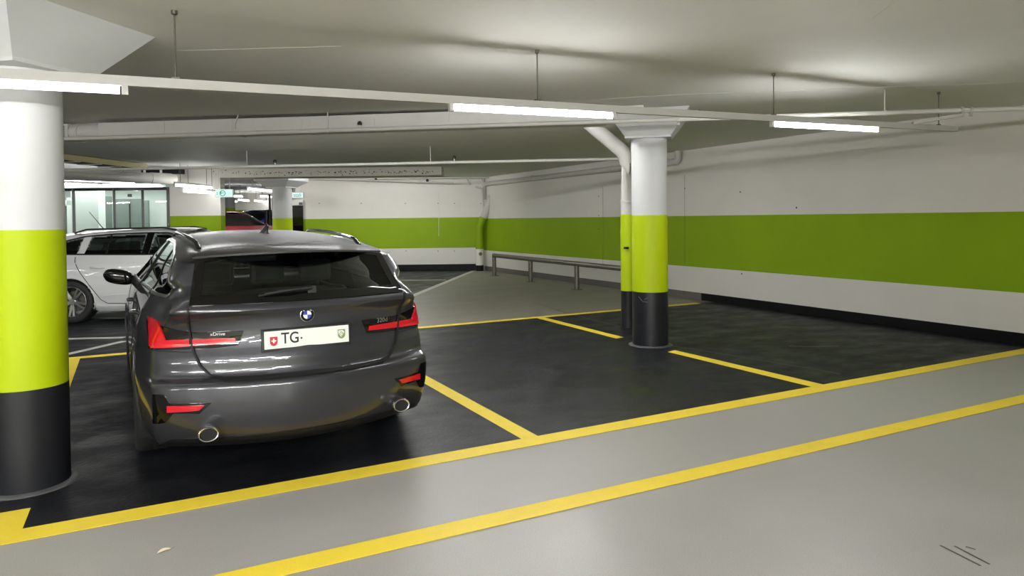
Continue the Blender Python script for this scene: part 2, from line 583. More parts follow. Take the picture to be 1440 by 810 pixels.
    def wheel(self, sg, yc, rim_mt, tyre_mt, spokes=10, width=.235):
        R = self.WR; w = width/2; xo = sg*(.905-w)
        Mx = Matrix(((0, 0, sg), (0, 1, 0), (1, 0, 0)))   # lathe Z -> car X
        t = MB()
        prof = [(R*.70, -w*.9), (R*.78, -w), (R*.92, -w*.98), (R*.985, -w*.82), (R, -w*.6), (R, -w*.2), (R*.992, -w*.17), (R*.992, -w*.13), (R, -w*.1),
                (R, w*.1), (R*.992, w*.13), (R*.992, w*.17), (R, w*.2), (R, w*.6), (R*.985, w*.82), (R*.92, w*.98), (R*.78, w), (R*.70, w*.9)]
        t.lathe(prof, 48, (xo, yc, R), Mx, closed=True)
        tyre = t.build('wheel', tyre_mt, self.root, smooth=40)
        r = MB()
        r.lathe([(R*.715, -w*.8), (R*.73, w*.86), (R*.69, w*.9), (R*.66, w*.8), (R*.64, -w*.8)], 48, (xo, yc, R), Mx, closed=True)
        r.lathe([(0, w*.72), (R*.13, w*.72), (R*.17, w*.62), (R*.2, w*.3), (0, w*.3)], 24, (xo, yc, R), Mx)
        for k in range(spokes):
            a = 2*PI*k/spokes + (0.16 if k % 2 else -0.16)*(10.0/spokes)
            d = Vector((0, math.cos(a), math.sin(a)))
            p0 = Vector((xo+sg*w*.55, yc, R))+d*R*.12
            p1 = Vector((xo+sg*w*.72, yc, R))+d*R*.68
            r.boxp(p0, p1, R*.085, w*.28)
        r.build('rim', rim_mt, tyre, smooth=35)
        b = MB(); b.lathe([(R*.02, -w*.1), (R*.48, -w*.1), (R*.48, w*.1), (R*.02, w*.1)], 32, (xo, yc, R), Mx)
        b.build('brake_disc', M['steel'], tyre, smooth=35)
        return tyre
    def arches(self, mt_lip, mt_in):
        for sg in (1, -1):
            for yc in (self.RW, self.FW):
                pts = []
                for i in range(33):
                    a = math.radians(-14+208*i/32)
                    y, z = yc+.362*math.cos(a), self.WR+.362*math.sin(a)
                    if z < .18: continue
                    pts.append(Vector((sg*(self.S.side_x(y, z)-self.waist(y, z)-.006), y, z)))
                MB().tube(pts, .013, 10).build('wheel_arch_lip', mt_lip, self.root, smooth=60)
                rows = []
                for x in (.58, .74, .90):
                    rows.append([Vector((sg*min(x, self.S.side_x(yc+.36*math.cos(math.radians(-25+230*i/24)), .5)-.01), yc+.372*math.cos(math.radians(-25+230*i/24)), self.WR+.372*math.sin(math.radians(-25+230*i/24)))) for i in range(25)])
                mb = MB(); mb.grid(rows)
                inner = rows[0]
                c = Vector((sg*.58, yc, self.WR)); o = len(mb.v); mb.v += [c]+inner
                for i in range(24): mb.f.append([o, o+1+i, o+2+i]); mb.mi.append(0)
                mb.build('wheel_arch_liner', mt_in, self.root, smooth=60)
    def under(self, mt):
        mb = MB()
        mb.box((0, 2.55, .21), (1.15, 3.9, .06)); mb.box((0, 2.5, .235), (1.70, 2.0, .06))
        mb.box((0, .75, .34), (1.2, .7, .06))
        mb.build('underbody', mt, self.root)
    def cabin(self, mt_seat, mt_floor):
        mb = MB(); mb.box((0, 1.9, .50), (1.40, 3.2, .06)); mb.box((0, .75, .62), (1.12, .9, .04))
        for sg in (1, -1): mb.box((sg*.70, 1.9, .72), (.05, 2.9, .42))
        mb.build('cabin_floor', mt_floor, self.root)
        mb = MB(); mb.box((0, 2.98, .86), (1.36, .42, .26)); mb.box((0, 2.72, .80), (1.2, .2, .14))
        mb.build('dashboard', mt_floor, self.root, bevel=.03)
        def seat(name, x, y, w, top, hr):
            b = MB()
            b.box((x, y, .80), (w, .13, top-.62), M=Matrix.Rotation(.16, 3, 'X'))
            b.box((x, y+.28, .60), (w, .48, .14))
            s = b.build(name, mt_seat, self.root, bevel=.04)
            for hx in hr:
                h = MB(); h.box((hx, y-.06, top+.12), (.25, .09, .17)); 
                h.build('headrest', mt_seat, s, bevel=.035)
            return s
        seat('rear_seat', 0, 1.42, 1.24, 1.0, (-.36, 0, .36))
        seat('front_seat', -.37, 2.30, .50, 1.08, (-.37,))
        seat('front_seat', .37, 2.30, .50, 1.08, (.37,))
        st = MB(); Mt = Matrix.Translation((-.37, 2.68, .93)) @ Matrix.Rotation(math.radians(65), 4, 'X')
        st.tube([Mt @ Vector((.18*math.cos(a), .18*math.sin(a), 0)) for a in [2*PI*i/24 for i in range(25)]], .014, 8)
        st.boxp(Mt @ Vector((-.17, 0, 0)), Mt @ Vector((.17, 0, 0)), .05, .02)
        st.boxp(Mt @ Vector((0, 0, 0)), Mt @ Vector((0, 0, .2)), .06, .06)
        st.build('steering_wheel', mt_floor, self.root, smooth=40)

def lerp_poly(lower, upper):
    return list(lower)+list(reversed(upper))

# ------------------------------------------------------------ car materials
M['bmw'] = mat('dark_grey_metallic_paint', srgb(50,50,56), 0.34, metal=0.4, spec=0.4, coat=0.9, coat_rough=0.012, var=0.0)
M['bmw_roof'] = mat('dulled_dark_grey_paint', srgb(52,50,50), 0.5, metal=0.2, spec=0.3, coat=0.12, coat_rough=0.1, var=.06, scale=5)  # body grey with less clear coat, dulled to weaken reflections on roof and spoiler
M['white_car'] = mat('white_car_paint', srgb(214,214,216), 0.35, coat=1.0, coat_rough=0.02)
M['red_car'] = mat('dark_red_car_paint', srgb(110,8,26), 0.4, metal=0.0, spec=0.3, coat=0.4, coat_rough=0.02)
M['blue_car'] = mat('blue_car_paint', srgb(40,54,165), 0.35, metal=0.1, coat=0.7, coat_rough=0.02)
M['gloss_black'] = mat('gloss_black_trim', srgb(9,9,10), 0.05, spec=0.35)
M['satin_black'] = mat('satin_black_trim', srgb(20,20,21), 0.4)
M['seam'] = mat('panel_gap', srgb(6,6,7), 0.7)
M['chrome'] = mat('chrome', srgb(235,235,235), 0.2, metal=1.0)
M['lens_red'] = mat('red_lamp_lens', srgb(196,10,30), 0.22, coat=0.5, coat_rough=0.08)
M['lens_dark'] = mat('smoked_lamp_glass', srgb(16,12,13), 0.05, spec=0.5)
M['tyre'] = mat('tyre_rubber', srgb(24,24,25), 0.7, var=0.1, bump=0.1)
M['rim'] = mat('alloy_rim', srgb(176,176,178), 0.3, metal=0.9)
M['rim_dark'] = mat('dark_alloy_rim', srgb(120,120,124), 0.3, metal=0.9)
M['seat'] = mat('dark_upholstery', srgb(38,38,40), 0.7, var=0.08)
M['cabin'] = mat('cabin_plastic', srgb(30,30,31), 0.6)
M['glass_rear'] = thin_glass('tinted_rear_glass', (.68, .72, .70, 1), ior=1.35)
M['glass_side'] = thin_glass('tinted_side_glass', (.62, .66, .65, 1), ior=1.5)
M['glass_front'] = thin_glass('windscreen_glass', (.92, .95, .94, 1), ior=1.4)
M['plate'] = mat('white_plate', srgb(228,228,222), 0.4)
M['ink'] = mat('black_lettering', srgb(18,18,18), 0.5)
M['shield_red'] = mat('red_shield', srgb(190,28,34), 0.4)
M['shield_green'] = mat('green_shield', srgb(120,140,92), 0.4)
M['shield_white'] = mat('white_shield', srgb(236,236,232), 0.4)
M['badge_blue'] = mat('badge_blue', srgb(38,60,170), 0.3, coat=1.0)

REAR_LO = [(-.640, 1.026), (-.3, 1.022), (.3, 1.022), (.640, 1.026)]
REAR_HI = [(-.580, 1.272), (-.30, 1.315), (0, 1.325), (.30, 1.315), (.580, 1.272)]
FRONT_LO = [(-.70, 1.04), (0, 1.03), (.70, 1.04)]
FRONT_HI = [(-.545, 1.365), (0, 1.385), (.545, 1.365)]

def glaze(c, panes, front_mt, side_mt, rear_mt, chrome, frit):
    """windows, their black borders and bright frames"""
    r = c.patch('rear_window', [(-.575, 1.075), (-.3, 1.068), (.3, 1.068), (.575, 1.075)], [(-.535, 1.262), (-.3, 1.30), (0, 1.31), (.3, 1.30), (.535, 1.262)],
                c.rear, rear_mt, 30, 10, off=.004, thick=.004)
    # black border of the rear window: four bands
    IL = [(-.572, 1.077), (-.3, 1.070), (.3, 1.070), (.572, 1.077)]; IH = [(-.532, 1.260), (-.3, 1.298), (0, 1.308), (.3, 1.298), (.532, 1.260)]
    f = c.patch('window_border', REAR_LO, IL, c.rear, frit, 30, 3, off=.006, thick=.012)
    c.patch('window_border', IH, REAR_HI, c.rear, frit, 30, 2, off=.006, thick=.012)
    c.patch('window_border', [(-.640, 1.026), (-.580, 1.272)], [(-.572, 1.077), (-.532, 1.260)], c.rear, frit, 14, 3, off=.006, thick=.012)
    c.patch('window_border', [(.572, 1.077), (.532, 1.260)], [(.640, 1.026), (.580, 1.272)], c.rear, frit, 14, 3, off=.006, thick=.012)
    c.patch('windscreen', FRONT_LO, FRONT_HI, c.front, front_mt, 24, 10, off=.004, thick=.004)
    for sg in (1, -1):
        for lo, hi in panes:
            c.patch('side_window', lo, hi, c.side(sg), side_mt, 16, 8, off=.004, thick=.004)

def dlo_outline(panes):
    lo = [p for a, b in panes for p in a]; hi = [p for a, b in panes for p in b]
    return lo, hi
# ------------------------------------------------------------ the dark grey estate
car = thing('estate_car', 'dark grey metallic estate car parked tail outwards in the marked bay', 'car', (.864, 4.16, 0), math.radians(2.0))
c = CarMaker(car, M['bmw'], 1.0, M['bmw_roof'])
PANES = [([(.52,1.062),(.80,1.052),(1.10,1.050)], [(.475,1.11),(.60,1.215),(.80,1.272),(1.10,1.314)]),
         ([(1.135,1.050),(1.90,1.046)], [(1.135,1.312),(1.50,1.345),(1.90,1.352)]),
         ([(1.97,1.046),(3.18,1.036)], [(1.97,1.352),(2.30,1.345),(2.62,1.30),(3.18,1.040)])]
DLO_LO = [(.50,1.058),(.80,1.047),(1.5,1.044),(3.26,1.028)]
DLO_HI = [(.50,1.062),(.452,1.11),(.575,1.222),(.79,1.286),(1.10,1.325),(1.50,1.358),(1.95,1.365),(2.30,1.358),(2.64,1.312),(3.26,1.030)]
dlo = [lerp_poly(lo, hi) for lo, hi in PANES]
c.body([shrink(d, .012) for d in dlo], shrink(lerp_poly(REAR_LO, REAR_HI), .03), shrink(lerp_poly(FRONT_LO, FRONT_HI), .03))
glaze(c, PANES, M['glass_front'], M['glass_side'], M['glass_rear'], M['chrome'], M['gloss_black'])
for sg in (1, -1):
    pr = c.side(sg)
    c.ribbon('window_frame', DLO_LO[::-1]+DLO_HI, .020, pr, M['chrome'], off=.007, nu=120)
    for y0, z0, z1, w in ((1.118, 1.026, 1.312, .04), (1.935, 1.026, 1.355, .075)):
        c.ribbon('window_post', [(y0, z0), (y0, z1)], w, pr, M['gloss_black'], off=.006, nu=8)
    c.ribbon('door_seam', [(1.0,1.015),(1.02,.90),(1.25,.74),(1.42,.62),(1.50,.48),(1.52,.28)], .008, pr, M['seam'], off=.0015)
    c.ribbon('door_seam', [(1.98,1.015),(1.97,.7),(2.0,.28)], .008, pr, M['seam'], off=.0015)
    c.ribbon('door_seam', [(3.10,1.015),(3.12,.75),(3.08,.28)], .008, pr, M['seam'], off=.0015)
    for y in (1.28, 2.20):
        h = MB(); P0, P1 = pr((y, .885)), pr((y+.19, .88))
        o = Vector((sg*.03, 0, 0))
        h.tube([P0-o*.3, P0+o+Vector((0, .03, 0)), P1+o-Vector((0, .03, 0)), P1-o*.3], [.010, .013, .013, .010], 10)
        h.build('door_handle', M['bmw'], car, smooth=60)
    c.patch('sill_trim', [(1.46, .19), (3.52, .19)], [(1.46, .25), (3.52, .25)], pr, M['satin_black'], 20, 2, off=.010, thick=.03)
    # lamps
    L = lambda pts: [(sg*a, b) for a, b in pts]
    lamp = c.patch('tail_light', L([(.835,.768),(.70,.766),(.50,.772),(.385,.782)]), L([(.835,.915),(.79,.915),(.70,.885),(.60,.866),(.50,.866),(.352,.868)]),
                   c.rear, M['lens_dark'], 40, 6, off=.006, thick=.018)
    c.patch('lens', L([(.826,.785),(.735,.785)]), L([(.822,.932),(.784,.930)]), c.rear, M['lens_red'], 10, 10, off=.014, thick=.016, parent=lamp)
    c.patch('lens', L([(.822,.776),(.75,.778),(.632,.784)]), L([(.822,.832),(.75,.826),(.632,.829)]), c.rear, M['lens_red'], 24, 4, off=.013, thick=.014, parent=lamp)
    c.patch('lens', L([(.618,.786),(.50,.791),(.392,.797)]), L([(.618,.828),(.50,.827),(.400,.824)]), c.rear, M['lens_red'], 20, 4, off=.013, thick=.014, parent=lamp)
    # bumper corners
    vent = c.patch('bumper_vent', L([(.828,.36),(.765,.372),(.73,.428),(.60,.420),(.545,.478)]), L([(.828,.535),(.775,.535),(.75,.482),(.60,.480),(.540,.482)]),
                   c.rear, M['gloss_black'], 30, 4, off=.004, thick=.012)
    c.patch('reflector', L([(.758,.434),(.60,.442)]), L([(.758,.472),(.575,.470)]), c.rear, M['lens_red'], 20, 3, off=.011, thick=.012, parent=vent)
    ex = MB(); Mt = Matrix(((1, 0, 0), (0, 0, -1), (0, 1, 0)))
    S2 = Matrix.Diagonal((1.12, .84, 1)).to_3x3()
    ex.lathe([(.046, -.16), (.050, -.02), (.050, .0), (.046, .005), (.041, .002), (.040, -.012)], 40, (sg*.567, .050, .320), Mt @ S2, closed=True)
    e = ex.build('exhaust_tip', M['chrome'], car, smooth=50)
    b = MB(); b.lathe([(.0405, -.010), (.039, -.12), (0, -.12)], 32, (sg*.567, .050, .320), Mt @ S2)
    b.build('pipe_mouth', M['mouth'], e)
    # mirror
    mr = MB(); rows = []
    for i in range(13):
        t = -1+2*i/12.0; k = max(1-abs(t)**3, .02)**.45
        rows.append([Vector((sg*(.965+.125*t), 3.16+.055*k*math.copysign(abs(math.cos(a))**.7, math.cos(a)) + .03*t, 1.012+.02*t+.070*k*math.copysign(abs(math.sin(a))**.7, math.sin(a)))) for a in [2*PI*j/20 for j in range(20)]])
    mr.grid(rows, wrap=True); mr.f.append(list(range(20))); mr.f.append(list(range(240, 260))); mr.mi += [0, 0]
    mo = mr.build('wing_mirror', M['gloss_black'], car, smooth=60)
    ar = MB(); ar.tube([(sg*.80, 3.20, .985), (sg*.86, 3.17, .965), (sg*.92, 3.16, .965)], [.03, .024, .02], 10); ar.build('mirror_arm', M['gloss_black'], mo, smooth=60)
    # roof rail
    rp = []
    for i in range(25):
        y = .74+(2.50-.74)*i/24
        x = .525+.03*math.sin(PI*min((y-.74)/1.2, 1)/2)
        w = c.S.side_x(y, ZE(y)-.01); zr = PROF(y)-(PROF(y)-ZE(y)+.004)*(x/w)**3
        lift = .032*min(1, i/2.0, (24-i)/2.0)
        rp.append(Vector((sg*x, y, zr-.004+lift)))
    MB().tube(rp, .014, 10).build('roof_rail', M['gloss_black'], car, smooth=60)
# seams
gate = [(-.650,1.020),(-.640,.93),(-.628,.85),(-.612,.746),(-.585,.68),(-.535,.620),(-.47,.598),(-.35,.595),(0,.594)]
gate = gate+[(-a, b) for a, b in reversed(gate[:-1])]
c.ribbon('tailgate_seam', gate, .011, c.rear, M['seam'], off=.0145, thick=.02, nu=140)
c.ribbon('bumper_seam', [(-.838,.765),(-.625,.752)], .006, c.rear, M['seam'], off=.003, nu=24)
c.ribbon('bumper_seam', [(.625,.752),(.838,.765)], .006, c.rear, M['seam'], off=.003, nu=24)
# lower apron, its black also painting in the shade below the bumper
c.patch('rear_apron', [(-.80,.225),(0,.222),(.80,.225)], [(-.74,.268),(-.45,.272),(0,.272),(.45,.272),(.74,.268)], c.rear, M['satin_black'], 40, 3, off=.006, thick=.02)
# spoiler
rows_t, rows_b = [], []
for i in range(11):
    t = i/10.0
    rt, rb = [], []
    for k in range(-20, 21):
        s = k/20.0*.592
        ye = .285+.55*s*s*1.0
        y = ye+(.66-ye)*t
        zt1 = PROF(.66)-(PROF(.66)-ZE(.66)+.004)*(abs(s)/c.S.side_x(.66, ZE(.66)-.01))**3+.004
        zt0 = 1.318-.075*s*s
        z = zt0+(zt1-zt0)*t+.008*math.sin(PI*t)
        rt.append(Vector((s, y, z)))
        rb.append(Vector((s, y, z-.012-.03*min(t*2, 1)-.01*t)))
    rows_t.append(rt); rows_b.append(rb)
mb = MB(); mb.grid(rows_t); mb.grid(rows_b)
n = 41; o = n*11
edge = [i for i in range(n)]+[j*n+n-1 for j in range(1, 11)]+[10*n+i for i in range(n-2, -1, -1)]+[j*n for j in range(9, 0, -1)]
for a, b in zip(edge, edge[1:]+edge[:1]): mb.f.append([a, b, b+o, a+o]); mb.mi.append(0)
mb.build('roof_spoiler', M['bmw_roof'], car, smooth=40)
mb = MB(); rr = []
for t in (0, 1):
    rr.append([Vector((k/20.0*.56, .30+.5*(k/20.0*.56)**2+.20*t, 1.292-.05*(k/20.0*.56)**2-.006*t)) for k in range(-20, 21)])
mb.grid(rr); mb.build('spoiler_underside', M['gloss_black'], car)
# shark fin
fin = MB(); rows = []
for i in range(9):
    t = i/8.0; h = .078*(1-(1-t)**1.6) if t < .85 else .078*(1-((t-.85)/.15)**2*.25)
    y = 1.56-.24*t
    zb = PROF(y)-.004
    w = .046*math.sin(PI*min(max(t*.93+.05, 0), 1))**.6
    rows.append([Vector((w*.95, y, zb)), Vector((w*.55, y, zb+h*.35)), Vector((.006, y-.03*t, zb+h*.95)), Vector((0, y-.03*t, zb+h)), Vector((-.006, y-.03*t, zb+h*.95)), Vector((-w*.55, y, zb+h*.35)), Vector((-w*.95, y, zb))])
fin.grid(rows); fin.f.append([8*7+i for i in range(7)]); fin.mi.append(0)
fin.build('shark_fin_aerial', M['bmw'], car, smooth=50)
# rear wiper
wp = MB(); off = Vector((0, -.022, .006))
A0, A1 = c.rear((.04, 1.088))+off, c.rear((-.235, 1.068))+off
wp.tube([A0, A0*.5+A1*.5+Vector((0, -.012, .006)), A1], [.014, .010, .006], 10); wp.box(A0+Vector((0, .008, -.012)), (.05, .03, .045))
w_o = wp.build('rear_wiper', M['satin_black'], car, smooth=50)
wb = MB(); wb.tube([c.rear((-.05, 1.086))+Vector((0, -.012, 0)), c.rear((-.27, 1.064))+Vector((0, -.010, 0))], .006, 8); wb.build('wiper_blade', M['satin_black'], w_o)
# number plate
Mp = Matrix.Translation((0, c.S.rear_y(.25, .80)-.018, .80)) @ Matrix.Rotation(math.radians(90-4), 4, 'X')
pf = MB(); pf.box((0, 0, 0), (.532, .132, .022)); pf.v = [Mp @ p for p in pf.v]
frame = pf.build('plate_holder', M['satin_black'], car, bevel=.006)
pp = MB(); pp.box((0, .002, .012), (.502, .104, .006)); pp.v = [Mp @ p for p in pp.v]
plate = pp.build('number_plate', M['plate'], frame, bevel=.002)
def plate_M(x, y): return Mp @ Matrix.Translation((x, y, .0156))
text_mesh('TG', .092, 'lettering', M['ink'], frame, plate_M(-.103, 0.004), .0004, .86, bold=.0012)
d = MB(); d.lathe([(0, 0), (.006, 0), (.006, .0006), (0, .0006)], 16); d.v = [plate_M(-.038, .0) @ p for p in d.v]; d.build('dot', M['ink'], frame)
def shield(x, y, w, h, mt, name, z=0.0):
    pts = [(-w/2, h/2), (w/2, h/2), (w/2, -h*.05)]
    for i in range(1, 8):
        a = PI/2*i/8; pts.append((w/2*math.cos(a), -h*.05-(h*.45)*math.sin(a)))
    pts.append((0, -h/2))
    pts += [(-a, b) for a, b in reversed(pts[3:-1])]+[(-w/2, -h*.05)]
    mb = MB(); mb.prism(pts, z, z+.0006); mb.v = [plate_M(x, y) @ p for p in mb.v]
    return mb.build(name, mt, frame)
shield(-.198, -.006, .044, .054, M['shield_red'], 'red_shield')
cr = MB(); cr.box((-.198, -.003, .0012), (.026, .008, .0012)); cr.box((-.198, -.003, .0012), (.008, .026, .0012))
cr.v = [Mp @ Matrix.Translation((0, 0, .0156)) @ p for p in cr.v]; cr.build('white_cross', M['shield_white'], frame)
shield(.205, .002, .046, .056, M['shield_green'], 'crest')
cw = MB(); cw.prism([(-.018, .022), (.010, .022), (.018, .010), (-.002, -.018), (-.018, .004)], .0006, .0012)
cw.v = [plate_M(.205, .002) @ p for p in cw.v]; cw.build('crest_field', M['shield_white'], frame)
cw = MB()
for a, b in (((-.012, .016), (.010, -.006)), ((-.004, .018), (.012, .002)), ((-.014, .006), (.002, -.012))):
    cw.boxp((a[0], a[1], .0014), (b[0], b[1], .0014), .004, .0006)
cw.v = [plate_M(.205, .002) @ p for p in cw.v]; cw.build('crest_bars', M['shield_green'], frame)
# roundel
by = c.S.rear_y(0, .937)-.004
Mb = Matrix.Translation((0, by, .937)) @ Matrix.Rotation(math.radians(90), 4, 'X')
rb = MB(); rb.lathe([(0, -.004), (.042, -.004), (.042, .006), (.039, .008), (0, .008)], 40); rb.v = [Mb @ p for p in rb.v]
badge = rb.build('badge', M['chrome'], car, smooth=40)
rb = MB(); rb.lathe([(.0245, .0082), (.0395, .0082), (.0395, .0094), (.0245, .0094)], 40, closed=True); rb.v = [Mb @ p for p in rb.v]; rb.build('badge_ring', M['gloss_black'], badge)
for q in range(4):
    pts = [(0, 0)]+[(.0245*math.cos(q*PI/2+PI/2*i/10), .0245*math.sin(q*PI/2+PI/2*i/10)) for i in range(11)]
    rb = MB(); rb.prism(pts, .0082, .0096); rb.v = [Mb @ p for p in rb.v]
    rb.build('badge_quarter', M['badge_blue'] if q in (1, 3) else M['shield_white'], badge)
for ch, a in (('B', 128), ('M', 90), ('W', 52)):
    ar = math.radians(a)
    text_mesh(ch, .013, 'badge_letter', M['shield_white'], badge, Mb @ Matrix.Translation((.032*math.cos(ar), .032*math.sin(ar), .0098)) @ Matrix.Rotation(ar-PI/2, 4, 'Z'))
for body, s, z, size in (('xDrive', -.492, .853, .027), ('320d', .500, .853, .040)):
    P = c.rear((s, z)); ang = math.atan2(c.S.rear_y(s+.01, z)-c.S.rear_y(s-.01, z), .02)
    text_mesh(body, size, 'model_badge', M['chrome'], car, Matrix.Translation(P+Vector((0, -.013, 0))) @ Matrix.Rotation(ang, 4, 'Z') @ Matrix.Rotation(PI/2, 4, 'X'), .0015, 1.1)
for sg in (1, -1):
    for yc in (c.RW, c.FW): c.wheel(sg, yc, M['rim_dark'], M['tyre'])
c.arches(M['bmw'], M['mouth']); c.under(M['mouth']); c.cabin(M['seat'], M['cabin'])
c.patch('front_grille', [(-.42,.30),(.42,.30)], [(-.30,.60),(.30,.60)], c.front, M['gloss_black'], 20, 4, off=.006)
for sg in (1, -1):
    c.patch('headlight', [(sg*.82,.60),(sg*.45,.60)], [(sg*.82,.70),(sg*.45,.68)], c.front, M['glass_front'], 14, 4, off=.006)
# ---------------------------------------------------------------- room shell
CEIL = 2.725
XR = 8.83
def proj(p):
    d = Vector(p)-CAMP; z = d.dot(Fv)
    return 720+FPX*d.dot(R2)/z, 325-FPX*d.dot(U2)/z
def flat(name, pts, z, mt, parent, label=None, thick=.002):
    mb = MB(); mb.prism([(p[0], p[1]) for p in pts], z-thick, z)
    o = mb.build(name, mt, parent)
    if label: o['label'] = label
    return o
def rect(x0, y0, x1, y1): return [(x0, y0), (x1, y0), (x1, y1), (x0, y1)]

mb = MB(); mb.box((-4, 11.5, -.1), (26, 41, .2))
floor = struct(mb.build('floor', M['aisle']))
CF = G(-.84, 20.46)     # where the right wall meets the far wall
olive = [(1.94, 9.12), (XR, 9.12), (XR, 18.5), (8.45, 18.5)]
flat('parking_bay', rect(-15.8, 4.1, XR, 9.12), .003, M['asphalt'], floor, 'dark asphalt bay surface')
flat('grey_walkway', olive, .003, M['olive'], floor, 'grey coated strip behind the bays')
fa = G(-.9, 20.5); fb = G(-6.2, 20.5); fc = G(-6.2, 31); fd = G(-19, 31)
flat('far_bay', [(-15.8, 9.12), (1.94, 9.12), (8.45, 18.5), (fa.x, fa.y), (fb.x, fb.y), (fc.x, fc.y), (-4, 31), (-15.8, 31)], .003, M['asphalt'], floor, 'dark asphalt around the far bays')
Yl = lambda n, pts: flat('yellow_line', pts, .005, M['yellow'], floor, n)
Yl('yellow line along the bay fronts', rect(-15.8, 3.97, XR, 4.13))
b0, b1 = on_z(700, 721, 0), on_z(1440, 555.5, 0); c0, c1 = on_z(700, 740, 0), on_z(1440, 567, 0)
def ext(a, b, x): k = (x-a.x)/(b.x-a.x); return (x, a.y+(b.y-a.y)*k)
Yl('yellow line across the aisle', [ext(c0, c1, -9), ext(c0, c1, XR), ext(b0, b1, XR), ext(b0, b1, -9)])
Yl('yellow divider beside the estate car', rect(2.243, 4.13, 2.37, 9.06))
Yl('yellow divider running up to the column', [(5.133, 4.13), (5.286, 4.13), (5.25, 6.03), (5.12, 6.0)])
Yl('yellow divider behind the column', [(5.15, 6.99), (5.28, 7.02), (5.33, 9.06), (5.205, 9.06)])
Yl('yellow divider in front of the left column', rect(-.71, 4.13, -.555, 4.415))
Yl('yellow divider behind the left column', [(-.75, 5.3), (-.59, 5.3), (-.655, 9.06), (-.80, 9.06)])
Yl('yellow line across the bay ends', rect(-.80, 9.06, 8.47, 9.19))
def wl(label, a, b, w):
    a, b = Vector((a[0], a[1], 0)), Vector((b[0], b[1], 0)); d = (b-a).normalized(); s = Vector((-d.y, d.x, 0))*w/2
    return flat('white_line', [a-s, b-s, b+s, a+s], .005, M['white_line'], floor, label)
wl('white diagonal line along the grey strip', (2.6, 10.12), (8.47, 18.42), .13)
p, q = on_z(627, 394, 0), on_z(520, 394.5, 0); wl('white line by the far wall', p, q, .12)
p, q = on_z(60, 477.5, 0), on_z(175, 475, 0); wl('white line under the white car', p, q, .12)
p, q = on_z(80, 502, 0), on_z(175, 480, 0); wl('white slanted line by the white car', p, q, .10)
p, q = on_z(130, 443.5, 0), on_z(230, 443, 0); wl('white band below the white car', p, q, .75)
# tar seams and scuffs in the asphalt
seam_m = mat('tar_seam', srgb(20,20,20), .35)
def seam(px, w):
    pts = [on_z(x, y, 0) for x, y in px]; mb = MB(); A = []; B = []
    for i, p in enumerate(pts):
        d = (pts[min(i+1, len(pts)-1)]-pts[max(i-1, 0)]).normalized(); s = Vector((-d.y, d.x, 0))*w/2*(.6+.8*random.random())
        A.append(p-s+Vector((0, 0, .0042))); B.append(p+s+Vector((0, 0, .0042)))
    mb.grid([A, B]); return mb.build('tar_seam', seam_m, floor)
seam([(942,486),(950,488),(965,490),(985,493),(1010,497),(1040,502),(1075,508),(1110,514),(1150,520),(1182,527)], .035)
seam([(748,425),(765,430),(780,435),(795,440),(815,445),(840,452),(870,459),(884,462)], .03)
seam([(1110,487),(1140,488),(1178,487)], .05)
scuff = mat('tyre_scuff', srgb(92,90,84), .4)
for a, b in (((1322,767),(1379,796)), ((1342,768),(1392,794)), ((1358,769),(1372,773))):
    p, q = on_z(*a, 0), on_z(*b, 0); mb = MB(); d = (q-p).normalized(); s = Vector((-d.y, d.x, 0))*.006
    zz = Vector((0, 0, .0012)); mb.add([p-s+zz, q-s+zz, q+s+zz, p+s+zz], [(0,1,2,3)]); mb.build('scuff_mark', scuff, floor)

def ceil_z(x, y):
    return CEIL-.068*smooth01((9.5-y)/4.5)*smooth01((6.5-x)/6.0)
mb = MB(); NX, NY = 72, 80
xs = [-16.2+25.4*i/NX for i in range(NX+1)]; ys = [-9.1+41.2*i/NY for i in range(NY+1)]
mb.grid([[Vector((x, y, ceil_z(x, y))) for x in xs] for y in ys])
mb.add([(xs[0],ys[0],CEIL+.24),(xs[-1],ys[0],CEIL+.24),(xs[-1],ys[-1],CEIL+.24),(xs[0],ys[-1],CEIL+.24)], [(0,1,2,3)])
ceiling = struct(mb.build('ceiling', M['ceiling'], smooth=180, fix=False))
# hairline repairs in the ceiling paint
crack = mat('filled_crack', srgb(215,212,204), .7)
def cr_line(px, w=.006):
    pts = [on_z(x, y, CEIL-.02) for x, y in px]; pts = [on_z(x, y, ceil_z(p.x, p.y)) for p, (x, y) in zip(pts, px)]; mb = MB()
    for a, b in zip(pts, pts[1:]): mb.boxp(a-Vector((0, 0, .0005)), b-Vector((0, 0, .0005)), w, .002)
    mb.build('crack_line', crack, ceiling)
cr_line([(210,72),(300,70),(400,67),(480,65)]); cr_line([(570,96),(590,110),(606,124)]); cr_line([(485,105),(510,118)])
cr_line([(1222,29),(1240,16),(1258,2)]); cr_line([(845,140),(900,136),(980,132),(1100,128),(1220,123),(1440,116)], .008)

def banded_wall(name, a, b, zb, zg0, zg1, ztop, thick=.2, base='black', inward=None, base_z=0.0):
    """a wall from a to b with a painted green band; one mesh, its skirting another"""
    a, b = Vector(a), Vector(b); d = (b-a).normalized(); n = Vector((-d.y, d.x, 0))
    if inward is not None and n.dot(Vector(inward)-a) > 0: n = -n     # n points out of the room
    mb = MB()
    def seg(z0, z1, mt):
        A0, B0, A1, B1 = a+Vector((0,0,z0)), b+Vector((0,0,z0)), a+Vector((0,0,z1)), b+Vector((0,0,z1))
        o = n*thick
        mb.add([A0, B0, B1, A1, A0+o, B0+o, B1+o, A1+o], [(0,1,2,3),(5,4,7,6),(4,0,3,7),(1,5,6,2),(4,5,1,0),(3,2,6,7)], mt)
    seg(base_z-.1, zg0, M['white']); seg(zg0, zg1, M['green']); seg(zg1, ztop, M['white'])
    return struct(mb.build(name)), a, b, n
